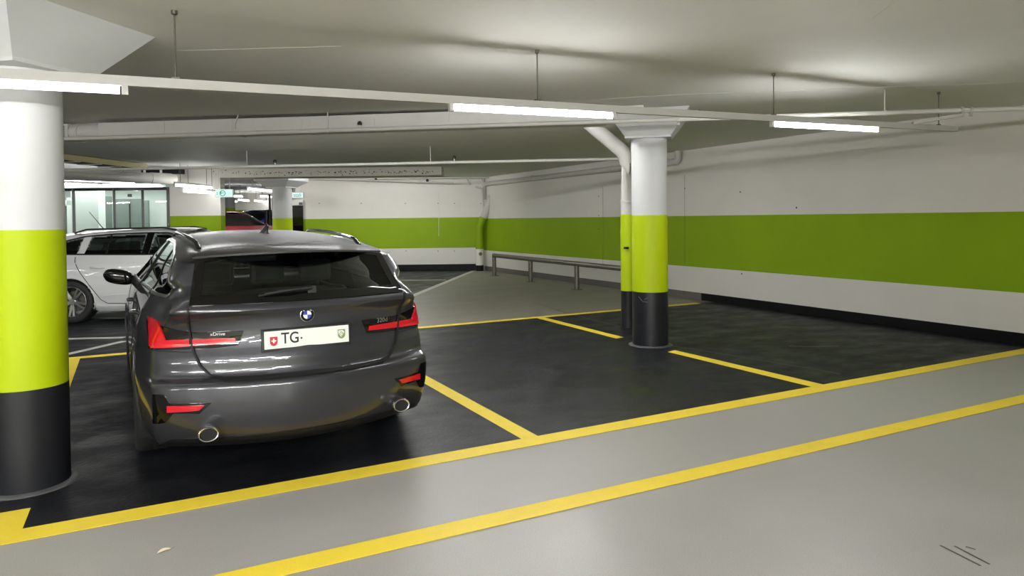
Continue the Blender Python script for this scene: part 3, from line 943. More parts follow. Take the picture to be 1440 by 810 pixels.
wr, _, _, _ = banded_wall('wall_right', (XR, -8.8, 0), (XR, CF.y+.3, 0), 0, .592, 1.52, CEIL, inward=(0, 5, 0))
FR = G((416-720)/FPX*20.46, 20.46)
banded_wall('wall_far', CF, FR, 0, .67, 1.565, CEIL, inward=(0, 0, 0))
banded_wall('wall_front', (-15.8, -8.8, 0), (XR, -8.8, 0), 0, .592, 1.52, CEIL, inward=(0, 5, 0))
banded_wall('wall_left', (-15.8, -8.8, 0), (-15.8, 31, 0), 0, .592, 1.52, CEIL, inward=(0, 5, 0))
banded_wall('wall_back', G(-22, 30), G(-4, 30), 0, .9, 2.02, CEIL, inward=(0, 0, 0))
MIDL, MIDR = G((238.5-720)/FPX*16, 16), G((311-720)/FPX*16, 16)
banded_wall('wall_middle', MIDL, MIDR, 0, .68, 1.655, CEIL, thick=.25, inward=(0, 0, 0))
e = G(-6.69, 16.25); f2 = G(-8.9, 29.9)
banded_wall('wall_passage', FR+E2*.2, G(-6.36+1.6, 30), 0, .8, 1.8, CEIL, inward=G(-8, 25))
def skirting(name, a, b, h, mt, n, t=.012):
    a, b = Vector(a), Vector(b); mb = MB()
    n = Vector(n).normalized()*t
    mb.add([a, b, b+n, a+n, a+Vector((0,0,h)), b+Vector((0,0,h)), b+n+Vector((0,0,h)), a+n+Vector((0,0,h))], [(0,1,2,3),(4,5,6,7),(0,1,5,4),(2,3,7,6),(1,2,6,5),(0,3,7,4)])
    return struct(mb.build(name, mt))
skirting('baseboard_right', (XR, -8.7, 0), (XR, 9.42, 0), .133, M['black_base'], (-1, 0, 0))
skirting('baseboard_right', (XR, 9.42, 0), (XR, CF.y-.1, 0), .133, M['grey_base'], (-1, 0, 0), .02)
skirting('baseboard_far', CF-E1*.12, FR, .19, M['black_base'], -E2)
# joints and tie holes of the concrete walls
joint = mat('wall_joint', srgb(96,100,70), .7)
def tie(pts, plane):
    mb = MB()
    for x, y in pts:
        p = plane(x, y); nrm = Vector((-1, 0, 0)) if plane is PR else -E2
        q = Vector((0, 0, 1)).rotation_difference(nrm).to_matrix()
        mb.lathe([(0, .001), (.014, .001), (.014, .0), (0, .0)], 10, p, q)
    return mb
PR = lambda x, y: on_x(x, y, XR)
PF = lambda x, y: on_d(x, y, (CF-CAMP).dot(Fv))+Vector((0, 0, 0))
def PF(x, y):
    r = ray(x, y); k = (CF-CAMP).dot(E2)/r.dot(E2); return CAMP+r*k
tie([(842,276),(842,303),(842,322),(963,265),(1043,385),(1120,292),(1041,270)], PR).build('tie_hole', M['dark'], wr)
wf = bpy.data.objects['wall_far']
tie([(449,286),(508,286),(570,286),(616,286),(639,286),(676,286),(571,353),(616,353),(639,353)], PF).build('tie_hole', M['dark'], wf)
for x, y0, y1 in ((848,262,372),(963,246,372)):
    mb = MB(); mb.boxp(PR(x, y0)+Vector((-.001,0,0)), PR(x, y1)+Vector((-.001,0,0)), .006, .003); mb.build('wall_joint', joint, wr)
mb = MB(); mb.boxp(PF(617,266), PF(617,332), .01, .004); mb.build('wall_joint', M['white'], wf)
# ramp up to the passage behind the middle wall
mb = MB(); A = [G(-12, 16.6), G(-4.9, 16.6), G(-4.9, 22, .5), G(-12, 22, .5), G(-12, 29.9, .5), G(-4.9, 29.9, .5)]
A = [G(-6.62, 15.2), G(-5.98, 15.2), G(-6.1, 17.4, .36), G(-7.3, 17.4, .36), G(-12, 22.5, .5), G(-6.6, 22.5, .5), G(-5.6, 29.9, .5), G(-12, 29.9, .5)]
n = len(A); top = [p+Vector((0, 0, .006)) for p in A]
mb.add(top, [(0,1,2,3),(3,2,5,4),(4,5,6,7)]); struct(mb.build('floor_ramp', M['olive']))

# downstand beam in front of the far wall
beam_m = mat('speckled_beam_paint', srgb(198,194,184), .65, var=.05, scale=2)
d = 16.0
def GP(x, dd, z=0.0): return G((x-720)/FPX*dd, dd, z)
mb = MB(); a, b = GP(258, d), GP(622, d)
mb.prism([a, b, b+E2*.6, a+E2*.6], 2.525, CEIL+.02)
beam = struct(mb.build('trim_1', beam_m)); 
mb = MB()
for i in range(230):
    x = 300+random.random()**.8*310; y = 243.5-(x-300)*.006+random.gauss(0, 1.4)
    rr_ = ray(x, y); p = CAMP+rr_*((d-.004)/rr_.dot(E2)); s = random.uniform(.006, .02)
    mb.box(p, (s*random.uniform(1, 1.8), .004, s), -YAW)
o = mb.build('speck', M['dark'], beam); o['kind'] = 'stuff'

# ---------------------------------------------------------------- columns
def column(name, x, y, zb, zg, label, r=.2065, z0=0.0, cap=True, rot=-42.0, h0=2.41, b=.26, t=.47, n=64, top=CEIL+.003):
    o = thing(name, label, 'column', (x, y, z0))
    def cyl(part, za, zz, mt, rr):
        m_ = MB(); m_.lathe([(rr, za-z0), (rr, zz-z0)], n); return m_.build(part, mt, o, smooth=40)
    cyl('black_base', z0, zb, M['col_black'], r+.0015); cyl('green_band', zb, zg, M['col_green'], r+.001); cyl('white_shaft', zg, h0 if cap else top, M['col_white'], r)
    if cap:
        m_ = MB(); R = Matrix.Rotation(math.radians(rot), 3, 'Z'); H = h0-z0
        lv = [(b, H), (b, H+.022), (b+.004, H+.027), (t, top-z0)]
        if top < 2.6: lv += [(t, CEIL-z0)]
        rows = []
        for hw, z in lv: rows.append([R @ Vector((sx*hw, sy*hw, z)) for sx, sy in ((-1,-1),(1,-1),(1,1),(-1,1))])
        m_.grid(rows, wrap=True); k = 4*len(lv); m_.f += [[0,1,2,3], [k-4,k-3,k-2,k-1]]; m_.mi += [0, 0]
        m_.build('capital', M['col_white'], o)
    m_ = MB(); m_.lathe([(r, .0), (r+.05, .0), (r+.045, .006), (r+.015, .012), (r, .014)], n, closed=True)
    m_.build('floor_fillet', mat('sealant', srgb(86,87,88), .45, var=.15, scale=8), o, smooth=50)
    return o
colL = column('concrete_column', -.615, 4.844, .58, 1.469, 'round green and black column right beside the estate car, nearest the camera', h0=2.365, t=.50, b=.27, top=2.664)
colR = column('concrete_column', 5.253, 6.463, .636, 1.527, 'round green and black column standing in the middle of the empty bays')
p = GP(397.5, 17.3); column('concrete_column', p.x, p.y, .62, 1.585, 'slimmer-looking far column beside the dark doorway and lit signs', r=.239, h0=2.33, b=.27, t=.47, top=2.5, n=32)
p = GP(323, 26); column('concrete_column', p.x, p.y, 1.1, 2.03, 'smallest far column seen over the dark red car', z0=.5, cap=False, n=24)
# scrape on the column base
mb = MB()
for a, b in (((898,417),(903,423)), ((903,424),(911,425)), ((906,421),(911,419))):
    def oncol(px, py):
        rr = ray(px, py); c2 = Vector((5.253, 6.463, 0)); best = None
        A = rr.x**2+rr.y**2; B = -2*(rr.x*c2.x+rr.y*c2.y); Cc = c2.x**2+c2.y**2-.2085**2
        k = (-B-math.sqrt(max(B*B-4*A*Cc, 0)))/(2*A); return CAMP+rr*k
    mb.boxp(oncol(*a), oncol(*b), .006, .004)
mb.v = [q-Vector((5.253, 6.463, 0)) for q in mb.v]
mb.build('scrape', mat('scrape_mark', srgb(120,120,120), .6), colR)

# ---------------------------------------------------------------- pipes and ducts
def pipe_thing(name, label, cat, pts, r, mt=None, n=16, group=None):
    pts = [Vector(p) for p in pts]; loc = pts[0].copy()
    mb = MB(); mb.tube([p-loc for p in pts], r, n)
    o = mb.build(name, mt or M['pipe'], None, smooth=50); o.location = loc
    return tag(o, label, cat, group)
def add_part(o, name, mb, mt, smooth=50):
    mb.v = [q-o.location for q in mb.v]; return mb.build(name, mt, o, smooth=smooth)
def bend(a, b, c, r, n=8):
    a, b, c = Vector(a), Vector(b), Vector(c); u, v = (a-b).normalized()*r, (c-b).normalized()*r
    return [b+u*(1-t)**2+v*t**2 for t in [i/n for i in range(n+1)]]
# long sprinkler pipe crossing the picture
s0, s1 = on_z(86, 195.5, 2.5), on_z(1440, 152.5, 2.5); sd = (s1-s0).normalized()
k = (XR-.02-s0.x)/sd.x
sp = pipe_thing('sprinkler_pipe', 'long thin white pipe hung below the ceiling in front of the columns', 'pipe', [s0-sd*3.2, s0+sd*k], .023)
def on_pipe(x):
    lo, hi = -4.0, 14.0
    for _ in range(50):
        m_ = (lo+hi)/2
        if proj(s0+sd*m_)[0] < x: lo = m_
        else: hi = m_
    return s0+sd*lo
for x in (461, 1244):
    p = on_pipe(x); mb = MB(); mb.tube([p+Vector((0,0,.02)), Vector((p.x, p.y, ceil_z(p.x, p.y)))], .006, 8); mb.lathe([(.027, -.012), (.031, -.012), (.031, .012), (.027, .012)], 16, p, Matrix((sd.cross(Vector((0,0,1))), Vector((0,0,1)), sd)).transposed(), closed=True)
    add_part(sp, 'hanger', mb, M['pipe'])
for x in (506, 984):
    p = on_pipe(x); mb = MB(); mb.tube([p, p+Vector((0,0,.05))], .011, 8, mt=M['pipe']); mb.lathe([(0,.045),(.024,.05),(.026,.075),(.012,.09),(0,.09)], 14, p, mt=M['dark'])
    add_part(sp, 'sprinkler_head', mb, None)
for x in (954, 1353, 1365):
    p = on_pipe(x); mb = MB(); mb.lathe([(.023, -.012), (.034, -.012), (.034, .012), (.023, .012)], 16, p, Matrix((sd.cross(Vector((0,0,1))), Vector((0,0,1)), sd)).transposed(), closed=True)
    mb.box(p+Vector((0,0,-.045)), (.012, .03, .03)); add_part(sp, 'pipe_clamp', mb, M['rail_white'])
# rectangular duct behind it
nb = Vector((-sd.y, sd.x, 0)); nb = nb if nb.dot(E2) > 0 else -nb
dz0, dz1 = 2.505, 2.672
a, b = on_pipe(133)+nb*.06, on_pipe(852)+nb*.06
du = thing('ventilation_duct', 'flat white ventilation duct under the ceiling behind the long pipe', 'duct', (a.x, a.y, 2.6))
mb = MB(); mb.prism([Vector((p.x, p.y, 0)) for p in (a, b, b+nb*.3, a+nb*.3)], dz0, dz1); add_part(du, 'duct_body', mb, M['pipe'], None)
for i in range(1, 7):
    q = a+(b-a)*(i/7.0); mb = MB(); mb.prism([q-sd*.008-nb*.004, q+sd*.008-nb*.004, q+sd*.008+nb*.3, q-sd*.008+nb*.3], dz0-.004, dz1+.004); add_part(du, 'duct_flange', mb, M['pipe'], None)
mb = MB(); mb.prism([Vector((p.x, p.y, 0)) for p in (a+nb*.28-sd*1.2, b+nb*.28+sd*.4, b+nb*.3+sd*.4, a+nb*.3-sd*1.2)], dz1-.01, CEIL+.01); add_part(du, 'light_stop_strip', mb, M['pipe'], None)  # strip added to keep the hidden lamps' light off the front ceiling
R3 = Matrix((sd.cross(Vector((0,0,1))), Vector((0,0,1)), sd)).transposed()
ctr = Vector((a.x, a.y, (dz0+dz1)/2))+nb*.12
mb = MB(); mb.lathe([(.0,0.02),(.098,.02),(.104,-.02),(.104,-.30),(.112,-.30),(.112,-.36),(.104,-.36),(.104,-.42),(0,-.42)], 32, ctr, R3); add_part(du, 'round_end', mb, M['pipe'], 40)
mb = MB(); q = ctr-sd*.58; mb.box(q, (.34, .22, .2), math.atan2(sd.y, sd.x)); add_part(du, 'grille_box', mb, M['pipe'], None)
mb = MB()
for i in range(8): mb.boxp(q-nb*.113+Vector((0,0,-.07+.02*i))-sd*.13, q-nb*.113+Vector((0,0,-.07+.02*i))+sd*.13, .004, .009)
add_part(du, 'grille', mb, M['dark'], None)
# hooked hanger on the duct
p = on_pipe(332); mb = MB(); mb.tube([p+nb*.05+Vector((0,0,.22)), p+nb*.02+Vector((0,0,.16)), p-nb*.02+Vector((0,0,.10)), p-nb*.02+Vector((0,0,.05))], .008, 8); add_part(du, 'hanger', mb, M['pipe'])
# second pipe further back
t0, t1 = on_z(300, 235.2, 2.45), on_z(872, 223.5, 2.45); td = (t1-t0).normalized()
k = (t1-t0).length+.1
p2 = pipe_thing('water_pipe', 'thin white pipe under the ceiling behind the middle column', 'pipe', [t0-td*3, t0+td*k], .024)
for x in (339, 617):
    p = t0+td*((on_z(x, 233, 2.45)-t0).dot(td)); mb = MB(); mb.tube([p, Vector((p.x, p.y, CEIL))], .006, 8); add_part(p2, 'hanger', mb, M['pipe'])
for x in (366, 643):
    p = t0+td*((on_z(x, 230, 2.45)-t0).dot(td)); mb = MB(); mb.tube([p, p+Vector((0,0,.06))], .012, 8, mt=M['pipe']); mb.lathe([(0,.05),(.026,.055),(.03,.09),(.012,.11),(0,.11)], 14, p, mt=M['dark']); add_part(p2, 'sprinkler_head', mb, None)
# big drain pipe beside the middle column, painted like it
db = on_z(884, 459.5, 0)
dp = thing('drain_pipe', 'fat drain pipe bending down behind the middle column, painted in its colours', 'pipe', (db.x, db.y, 0))
def vt(part, z0, z1, mt, r):
    mb = MB(); mb.lathe([(r, z0), (r, z1)], 28); return mb.build(part, mt, dp, smooth=40)
vt('black_base', 0, .50, M['col_black'], .1015); vt('green_band', .50, 1.545, M['col_green'], .101)
up = on_d(834, 172, db.dot(E2)-.1)-db; up.z = CEIL+.02
el = Vector((0, 0, 2.36))
pts = [Vector((0, 0, 1.545)), Vector((0, 0, 2.2))]+bend((0, 0, 2.1), el, el+(up-el), .16)+[el+(up-el)*.5, el+(up-el)*1.25]
mb = MB(); mb.tube(pts, .1, 28); mb.build('white_pipe', M['pipe'], dp, smooth=50)
for z in (1.30, 1.72):
    mb = MB(); mb.lathe([(.1, z-.012), (.106, z-.012), (.106, z+.012), (.1, z+.012)], 28, closed=True); mb.build('pipe_collar', M['col_green'] if z < 1.5 else M['pipe'], dp, smooth=40)
mb = MB(); mb.box((-.09, -.08, 1.09), (.05, .05, .03)); mb.build('bracket', M['col_black'], dp)
# pipe along the right wall
wy = on_x(957, 238, XR-.08).y
a = Vector((XR-.09, CF.y-.35, 2.52)); b = Vector((XR-.09, wy+.05, 2.53))
wp_ = pipe_thing('wall_pipe', 'white pipe running along the right wall below the ceiling', 'pipe', [a, b-Vector((0,-.2,0))]+bend(b+Vector((0,.3,0)), b, b+Vector((0,0,.3)), .1)+[b+Vector((0,0,.22))], .062)
for yy in (wy+2.1, wy+5.5, wy+.35):
    mb = MB(); mb.lathe([(.062,-.03),(.072,-.03),(.072,.03),(.062,.03)], 20, (XR-.09, yy, 2.53), Matrix(((1,0,0),(0,0,1),(0,1,0))), closed=True); add_part(wp_, 'pipe_collar', mb, M['pipe'])
# boxed pipe in the corner
cb = GP(674, 20.2); cbz = [0, .17, .64, 1.555]
cp = thing('corner_pipe', 'slanting downpipe in the far corner, striped black, white and green', 'pipe', (cb.x, cb.y, 0))
kink = Vector((0, 0, 1.25)); topv = on_d(699, 258, 20.1)-cb
for part, z0, z1, mt in (('black_base', 0, .17, M['black_base']), ('white_foot', .17, .64, M['white']), ('green_band', .64, 1.25, M['green'])):
    mb = MB(); mb.tube([(0,0,z0), (0,0,z1)], .115, 20); mb.build(part, mt, cp, smooth=40)
k2 = kink+(topv-kink)*((1.555-1.25)/(topv.z-1.25))
mb = MB(); mb.tube([kink-Vector((0,0,.02)), kink+(k2-kink)*.3, k2], .108, 20); mb.build('green_bend', M['green'], cp, smooth=40)
mb = MB(); mb.tube([k2, topv], .105, 20); mb.build('white_pipe', M['pipe'], cp, smooth=40)
mb = MB(); mb.tube([k2+E1*.02+E2*.02, k2+(topv-k2)*.55+Vector((0,0,.3))-E1*.25, Vector((-.1, 0, 2.45))], .03, 10); mb.build('side_pipe', M['pipe'], cp, smooth=40)
mb = MB(); mb.lathe([(.05,0),(.05,.03),(.03,.04),(.0,.04)], 18, (-.03, -.11, .50), Matrix(((1,0,0),(0,0,-1),(0,1,0)))); mb.build('clean_out_cap', M['steel'], cp, smooth=40)
# thin pipes with sprinkler heads at the far wall
for (x0, y0, x1, y1, z, lab, heads) in ((428,253,702,250.5,2.56,'upper thin white pipe along the far wall top',(501,656,702)), (300,247.5,640,258.5,2.50,'lower thin white pipe along the far wall top',(456,532,603))):
    a, b = PF(x0, y0)-E2*.35, PF(x1, y1)-E2*.35
    o = pipe_thing('branch_pipe', lab, 'pipe', [a, b], .025, n=10)
    for x in heads:
        q = a+(b-a)*((x-x0)/(x1-x0)); mb = MB(); mb.lathe([(0,.02),(.035,.02),(.045,.06),(.02,.10),(0,.10)], 12, q, mt=M['dark']); add_part(o, 'sprinkler_head', mb, None)
va = PF(655, 243)-E2*.5
v = thing('valve_group', 'cluster of pipe fittings and valves above the far corner', 'valve', tuple(va))
mb = MB(); mb.tube([(-.5,0,-.12),(.75,0,-.12)], .03, 12); mb.tube([(.55,0,-.12),(.62,-.02,-.35),(.62,0,-.8)], .035, 12); mb.tube([(.1,0,-.12),(.1,0,.2)], .03, 12); mb.build('fittings', M['pipe'], v, smooth=40)
mb = MB(); mb.lathe([(.05,-.03),(.11,-.03),(.11,.03),(.05,.03)], 20, (.12,-.06,.06), Matrix(((1,0,0),(0,0,-1),(0,1,0))), closed=True); mb.build('valve_wheel', M['dark'], v, smooth=40)
mb = MB(); mb.box((-.33, 0, .06), (.07, .06, .2)); mb.build('valve_body', M['dark'], v)
mb = MB(); mb.tube([(.05,-.05,-.16),(.16,-.05,-.38)], .025, 10); mb.build('lever', M['pipe'], v)
# cable tray and ducts at the far left
a, b = on_z(60, 217, 2.66), on_z(206, 234.5, 2.66); d = (b-a).normalized(); s = Vector((-d.y, d.x, 0))
tray_m = mat('cream_tray', srgb(190,182,140), .5)
ct = thing('cable_tray', 'cream cable tray with dark inside above the white car', 'tray', tuple(a))
for part, off, w, h, mt, dz in (("tray_side", 0, .03, .10, tray_m, 0), ("tray_side", .42, .03, .10, tray_m, 0), ("tray_bed", .21, .40, .012, M["mouth"], -.04)):
    mb = MB(); mb.boxp(a+s*off+Vector((0,0,dz)), b+s*off+Vector((0,0,dz)), w, h); add_part(ct, part, mb, mt, None)
for i in range(5):
    q = a+(b-a)*(.1+.2*i); mb = MB(); mb.boxp(q-s*.02-Vector((0,0,.055)), q+s*.44-Vector((0,0,.055)), .05, .02); mb.boxp(q+s*.2, q+s*.2+Vector((0,0,.1)), .02, .02); add_part(ct, 'tray_bracket', mb, M['pipe'], None)
a, b = on_z(40, 243, 2.44), on_z(246, 252, 2.44)
wd = pipe_thing('round_duct', 'fat white round duct above the white car roof', 'duct', [a, b], .11, n=20)
mb = MB(); q = a+(b-a)*.86; dd = (b-a).normalized(); mb.tube([q-dd*.15, q+dd*.3], .12, 20); add_part(wd, 'sleeve', mb, M['pipe'])
a, b = GP(205, 15.8, 2.68), GP(257, 15.8, 2.68)
o = MB(); o.boxp(a, b, .3, .14); vb = o.build('louvre_box', M['mouth'], None); tag(vb, 'dark open box beside the end of the ceiling beam', 'box')
for x in (205, 228):
    mb = MB(); q = GP(x, 15.6, 2.66); mb.box(q, (.05, .05, .2)); mb.build('strap', M['pipe'], vb)
# ---------------------------------------------------------------- light rail and tubes
RA, RB = on_z(0, 104, 2.245), on_z(1345, 181.5, 2.37)
rdir = (RB-RA).normalized(); RS = RA-rdir*3.6
lr = thing('light_rail', 'long pale light rail hung on rods across the ceiling', 'light rail', tuple(RS))
mb = MB(); mb.boxp(RS, RB, .040, .052); o = add_part(lr, 'rail', mb, M['rail_white'], None)
def on_rail(x):
    lo, hi = 0.0, 14.0
    for _ in range(50):
        m_ = (lo+hi)/2
        q = RS+rdir*m_
        if (q-CAMP).dot(Fv) < .2 or proj(q)[0] < x: lo = m_
        else: hi = m_
    return RS+rdir*lo
rod_m = mat('dark_rod', srgb(92,88,80), .45, metal=.5)
for p in [on_rail(x) for x in (247, 756, 1088, 1320)]+[RS+rdir*.8]:
    mb = MB(); mb.tube([p+Vector((0,0,.02)), Vector((p.x, p.y, ceil_z(p.x, p.y)))], .0045, 8); cz = ceil_z(p.x, p.y)-p.z; mb.lathe([(.0, cz-.03), (.016, cz-.02), (.016, cz), (0, cz)], 12, p); mb.box(p+Vector((0,0,.03)), (.04,.025,.014))
    add_part(lr, 'suspension_rod', mb, rod_m)
rz = math.atan2(rdir.y, rdir.x)
def lamp(a, b, label, mt, r=.0165, group=None, hang=False):
    a, b = Vector(a), Vector(b); d = (b-a).normalized(); c_ = (a+b)/2
    t = thing('fluorescent_lamp', label, 'lamp', tuple(c_), 0, group)
    mb = MB(); mb.tube([a-c_+d*.03, b-c_-d*.03], r, 14); mb.build('tube', mt, t, smooth=40)
    if hang and 'aisle' in label:
        mb = MB()
        for sg in (1, -1):
            mb.boxp(a-c_+Vector((0,.06*sg,.03)), b-c_+Vector((0,.06*sg,.03)), .12, .012)
        mb.build('reflector', M['rail_white'], t)  # hood put over the added lamps so the ceiling stays darker
    if hang:
        mb = MB(); mb.boxp(a-c_+Vector((0,0,.045)), b-c_+Vector((0,0,.045)), .022, .04); mb.build('batten', M['rail_white'], t)
        for k in (.15, .85):
            q = a+(b-a)*k-c_; mb = MB(); mb.tube([q+Vector((0,0,.06)), Vector((q.x, q.y, ceil_z(q.x+c_.x, q.y+c_.y)-c_.z))], .006, 6); mb.build('suspension_rod', rod_m, t)
    for q in (a, b):
        mb = MB(); mb.boxp(q-c_-d*(.02 if q is b else .01), q-c_+d*(.01 if q is b else .02), .03, .05); mb.build('lamp_holder', M['rail_white'], t)
    return t
dn = Vector((0, 0, -.048))
pA = on_rail(177)
for a, b, lab in ((pA-rdir*1.5, pA, 'tube lamp at the left end of the rail, in front of the near column'),
                  (on_rail(633), on_rail(863), 'bright tube lamp in the middle of the rail, left of the middle column'),
                  (on_rail(1085), on_rail(1235), 'bright tube lamp on the rail towards the right wall')):
    lamp(a+dn, b+dn, lab, M['tube_dim'] if 'left end' in lab else M['tube'], r=.021)
# short cross rail joining the pipe at its right end
a, b = on_rail(1283)+Vector((0,0,.03)), on_pipe(1352)+Vector((0,0,-.045))
mb = MB(); mb.boxp(a, b, .06, .025); mb.v = [q-a for q in mb.v]
o = mb.build('cross_rail', M['rail_white'], None); o.location = a
tag(o, 'short white rail slanting from the lamp rail end to the thin pipe', 'rail')
mb = MB(); mb.tube([b-a+Vector((0,0,-.01)), b-a+Vector((.02,0,.03)), b-a+Vector((.02,0,.075)), b-a+Vector((0,0,.085))], .005, 8); mb.build('hook', M['rail_white'], o, smooth=40)
# unseen fill lamps added, along the aisle behind the camera and to the left
for i in range(4):
    x = -10+3.3*i
    lamp((x, -3.2, 2.26), (x+1.5, -3.2, 2.26), 'added unseen tube lamp over the aisle behind the viewer', M['fill_aisle'], r=.024, group='added aisle lamps behind the viewer', hang=True)
    lamp((x, -6.2, 2.26), (x+1.5, -6.2, 2.26), 'added unseen tube lamp over the aisle behind the viewer', M['fill_aisle'], r=.024, group='added aisle lamps behind the viewer', hang=True)
for x in (-5.6, -3.4, -1.2):
    lamp((x, -1.3, 2.26), (x+1.5, -1.3, 2.26), 'added unseen tube lamp over the aisle behind the viewer', M['fill_aisle'], r=.024, group='added aisle lamps behind the viewer', hang=True)
for x, y in ((-12,8.2),(-9,8.2),(-6.5,8.2),(-4.2,8.4),(-12,11.5),(-9,11.5),(-7.4,11.5)):  # more added lamps out of view, brightening the ceiling
    lamp((x, y, 2.3), (x+1.5, y, 2.3), 'added unseen tube lamp over the bays left of the near column', M['tube'], r=.021, group='added lamps left of the near column', hang=True)
for i in range(4):
    x = -13+3.3*i
    lamp((x, 5.1+.1*i, 2.26), (x+1.5, 5.05+.1*i, 2.26), 'added unseen tube lamp over the bays left of the near column', M['tube'], r=.021, group='added lamps left of the near column', hang=True)
# fill lamps added where the duct and the beam hide them
for i in range(4):
    q = on_pipe(133)+nb*.75; e_ = on_pipe(852)+nb*.75; u0 = q+(e_-q)*(.04+.25*i)
    lamp(Vector((u0.x, u0.y, 2.64)), Vector((u0.x, u0.y, 2.64))+sd*1.2, 'added tube lamp tucked behind the flat duct', M['fill_duct'], r=.021, group='added lamps behind the flat duct')
for rr_ in (-8.3, -4.85, -3.4):
    q = G(rr_, 17.6, 2.655); lamp(q, q+E1*1.2, 'added tube lamp hidden behind the ceiling beam', M['fill_beam'], r=.021, group='added lamps behind the ceiling beam')
# far lamps
FARL = [((70,251),(190,256.5),2.36,'tube lamp high above the white car, upper of the two'), ((60,257.5),(143,261.5),2.34,'tube lamp over the glass lobby front, lower of the two'),
        ((245,260),(298,264),2.27,'tube lamp over the green and white middle wall'), ((257,268.5),(305,271.5),2.17,'lower tube lamp close to the middle wall'),
        ((348,265.5),(388,269.5),2.36,'tube lamp just left of the far column'), ((318,275.5),(341,276.5),2.34,'tube lamp right of the running figure sign'),
        ((365,275.5),(389,277.5),2.34,'tube lamp low beside the far column'), ((310,281),(333,283.5),2.36,'tube lamp over the smallest column'),
        ((334,281),(350,282.5),2.36,'short tube lamp over the blue car, left one'), ((357,282),(377,284),2.36,'short tube lamp over the blue car, right one')]
for a, b, z, lab in FARL:
    lamp(on_z(*a, z), on_z(*b, z), lab, M['tube_far'], r=.026, hang=True)
# ---------------------------------------------------------------- guard rail by the right wall
posts = [Vector((8.16, 16.44, 0)), Vector((8.09, 14.36, 0)), Vector((8.0, 12.23, 0)), Vector((7.92, 10.1, 0))]
gr = thing('guard_rail', 'low galvanised tube barrier in front of the right wall', 'barrier', tuple(posts[0]))
H = .545
mb = MB(); e0, e1 = posts[0]+Vector((0,0,H)), posts[-1]+Vector((0,0,H)); dd = (e1-e0).normalized()
mb.tube([e0-dd*.03, e1+dd*.03], .052, 18); add_part(gr, 'rail', mb, M['steel'])
for p in posts:
    mb = MB(); mb.tube([p+Vector((0,0,.01)), p+Vector((0,0,H-.02))], .052, 16); mb.box(p+Vector((0,0,.008)), (.18,.16,.016)); add_part(gr, 'post', mb, M['steel'], 40)
# ---------------------------------------------------------------- glass lobby
D = 16.0
lob = thing('glass_partition', 'black framed glass front of the bright lobby behind the white car', 'glass front', tuple(GP(160, D)))
ZT = 2.29
frame_m = mat('black_frame', srgb(16,17,19), .35)
for x, w in ((60,.06),(104.5,.06),(161.5,.055),(201.5,.055),(237.2,.06)):
    a = GP(x, D); mb = MB(); mb.boxp(a, a+Vector((0,0,ZT+.03)), w, .06); add_part(lob, 'mullion', mb, frame_m, None)
mb = MB(); mb.boxp(GP(60, D, ZT), GP(238, D, ZT), .06, .07); add_part(lob, 'head_rail', mb, frame_m, None)
mb = MB(); mb.boxp(GP(60, D, .05), GP(238, D, .05), .06, .1); add_part(lob, 'sill_rail', mb, frame_m, None)
pane = thin_glass('lobby_glass', (.95,.98,.965,1), ior=1.4)
for x0, x1 in ((60,104.5),(104.5,161.5),(161.5,201.5),(201.5,237.2)):
    mb = MB(); mb.boxp(GP(x0, D, ZT/2)-Vector((0,0,0)), GP(x1, D, ZT/2), .008, ZT-.06); add_part(lob, 'pane', mb, pane, None)
lw = mat('lobby_white', srgb(226,232,228), .5); lg = mat('lobby_grey', srgb(112,122,117), .5)
mb = MB()
def slab(a, b, z0, z1, t=.1, mt=None):
    a, b = Vector(a), Vector(b); mb.boxp(a+Vector((0,0,(z0+z1)/2)), b+Vector((0,0,(z0+z1)/2)), t, z1-z0, mt)
slab(GP(40,19.2), GP(262,19.2), 0, 2.5); slab(GP(40,D), GP(40,19.2), 0, 2.5); slab(GP(238,D+.15), GP(262,19.2), 0, 2.5)
struct(mb.build('wall_lobby', lw))
mb = MB(); q = [GP(40,D+.05), GP(238,D+.05), GP(262,19.2), GP(40,19.2)]; mb.prism(q, 2.44, 2.5); struct(mb.build('ceiling_lobby', lw))
mb = MB(); mb.prism(q, .0, .02); struct(mb.build('floor_lobby', lg))
mb = MB(); q = [GP(75,16.6), GP(225,16.6), GP(232,18.6), GP(72,18.6)]; mb.prism(q, 2.40, 2.439)
o = mb.build('lobby_light', emit('lobby_glow', (.97,1,.985,1), 4.0), None); tag(o, 'wide glowing light panel inside the glass lobby', 'lamp')
mb = MB(); slab(GP(66,18.6), GP(98,18.6), 0, 1.98, .06); o = struct(mb.build('door_2', lg, None))
mb = MB(); slab(GP(96,18.5), GP(103,18.5), 0, 2.2, .08); slab(GP(60,18.5), GP(103,18.5), 2.0, 2.12, .08); mb.build('door_frame', lw, o)
mb = MB(); slab(GP(106,17.4), GP(144,17.4), 0, 2.44, .3); o = mb.build('lobby_pier', lw, None); struct(o); o.name = 'trim_2'
mb = MB(); slab(GP(164,18.6), GP(202,18.6), 0, 2.15, .06, lg); o = struct(mb.build('door_3', None, None))
mb = MB(); slab(GP(182.6,18.55), GP(183.4,18.55), 0, 2.1, .03); mb.build('door_gap', M['dark'], o)
mb = MB(); slab(GP(181,18.5), GP(186,18.5), 2.2, 2.28, .04); mb.build('display', M['dark'], o)
mb = MB(); slab(GP(146,18.0), GP(158,18.0), 0, 2.2, .06); o = mb.build('lobby_screen', lg, None); tag(o, 'tall grey screen right of the white pier in the lobby', 'panel')
mb = MB(); slab(GP(203,18.4), GP(210,18.4), 0, 2.1, .06); o = mb.build('lobby_screen', lg, None); tag(o, 'narrow grey panel at the right of the lift door', 'panel')
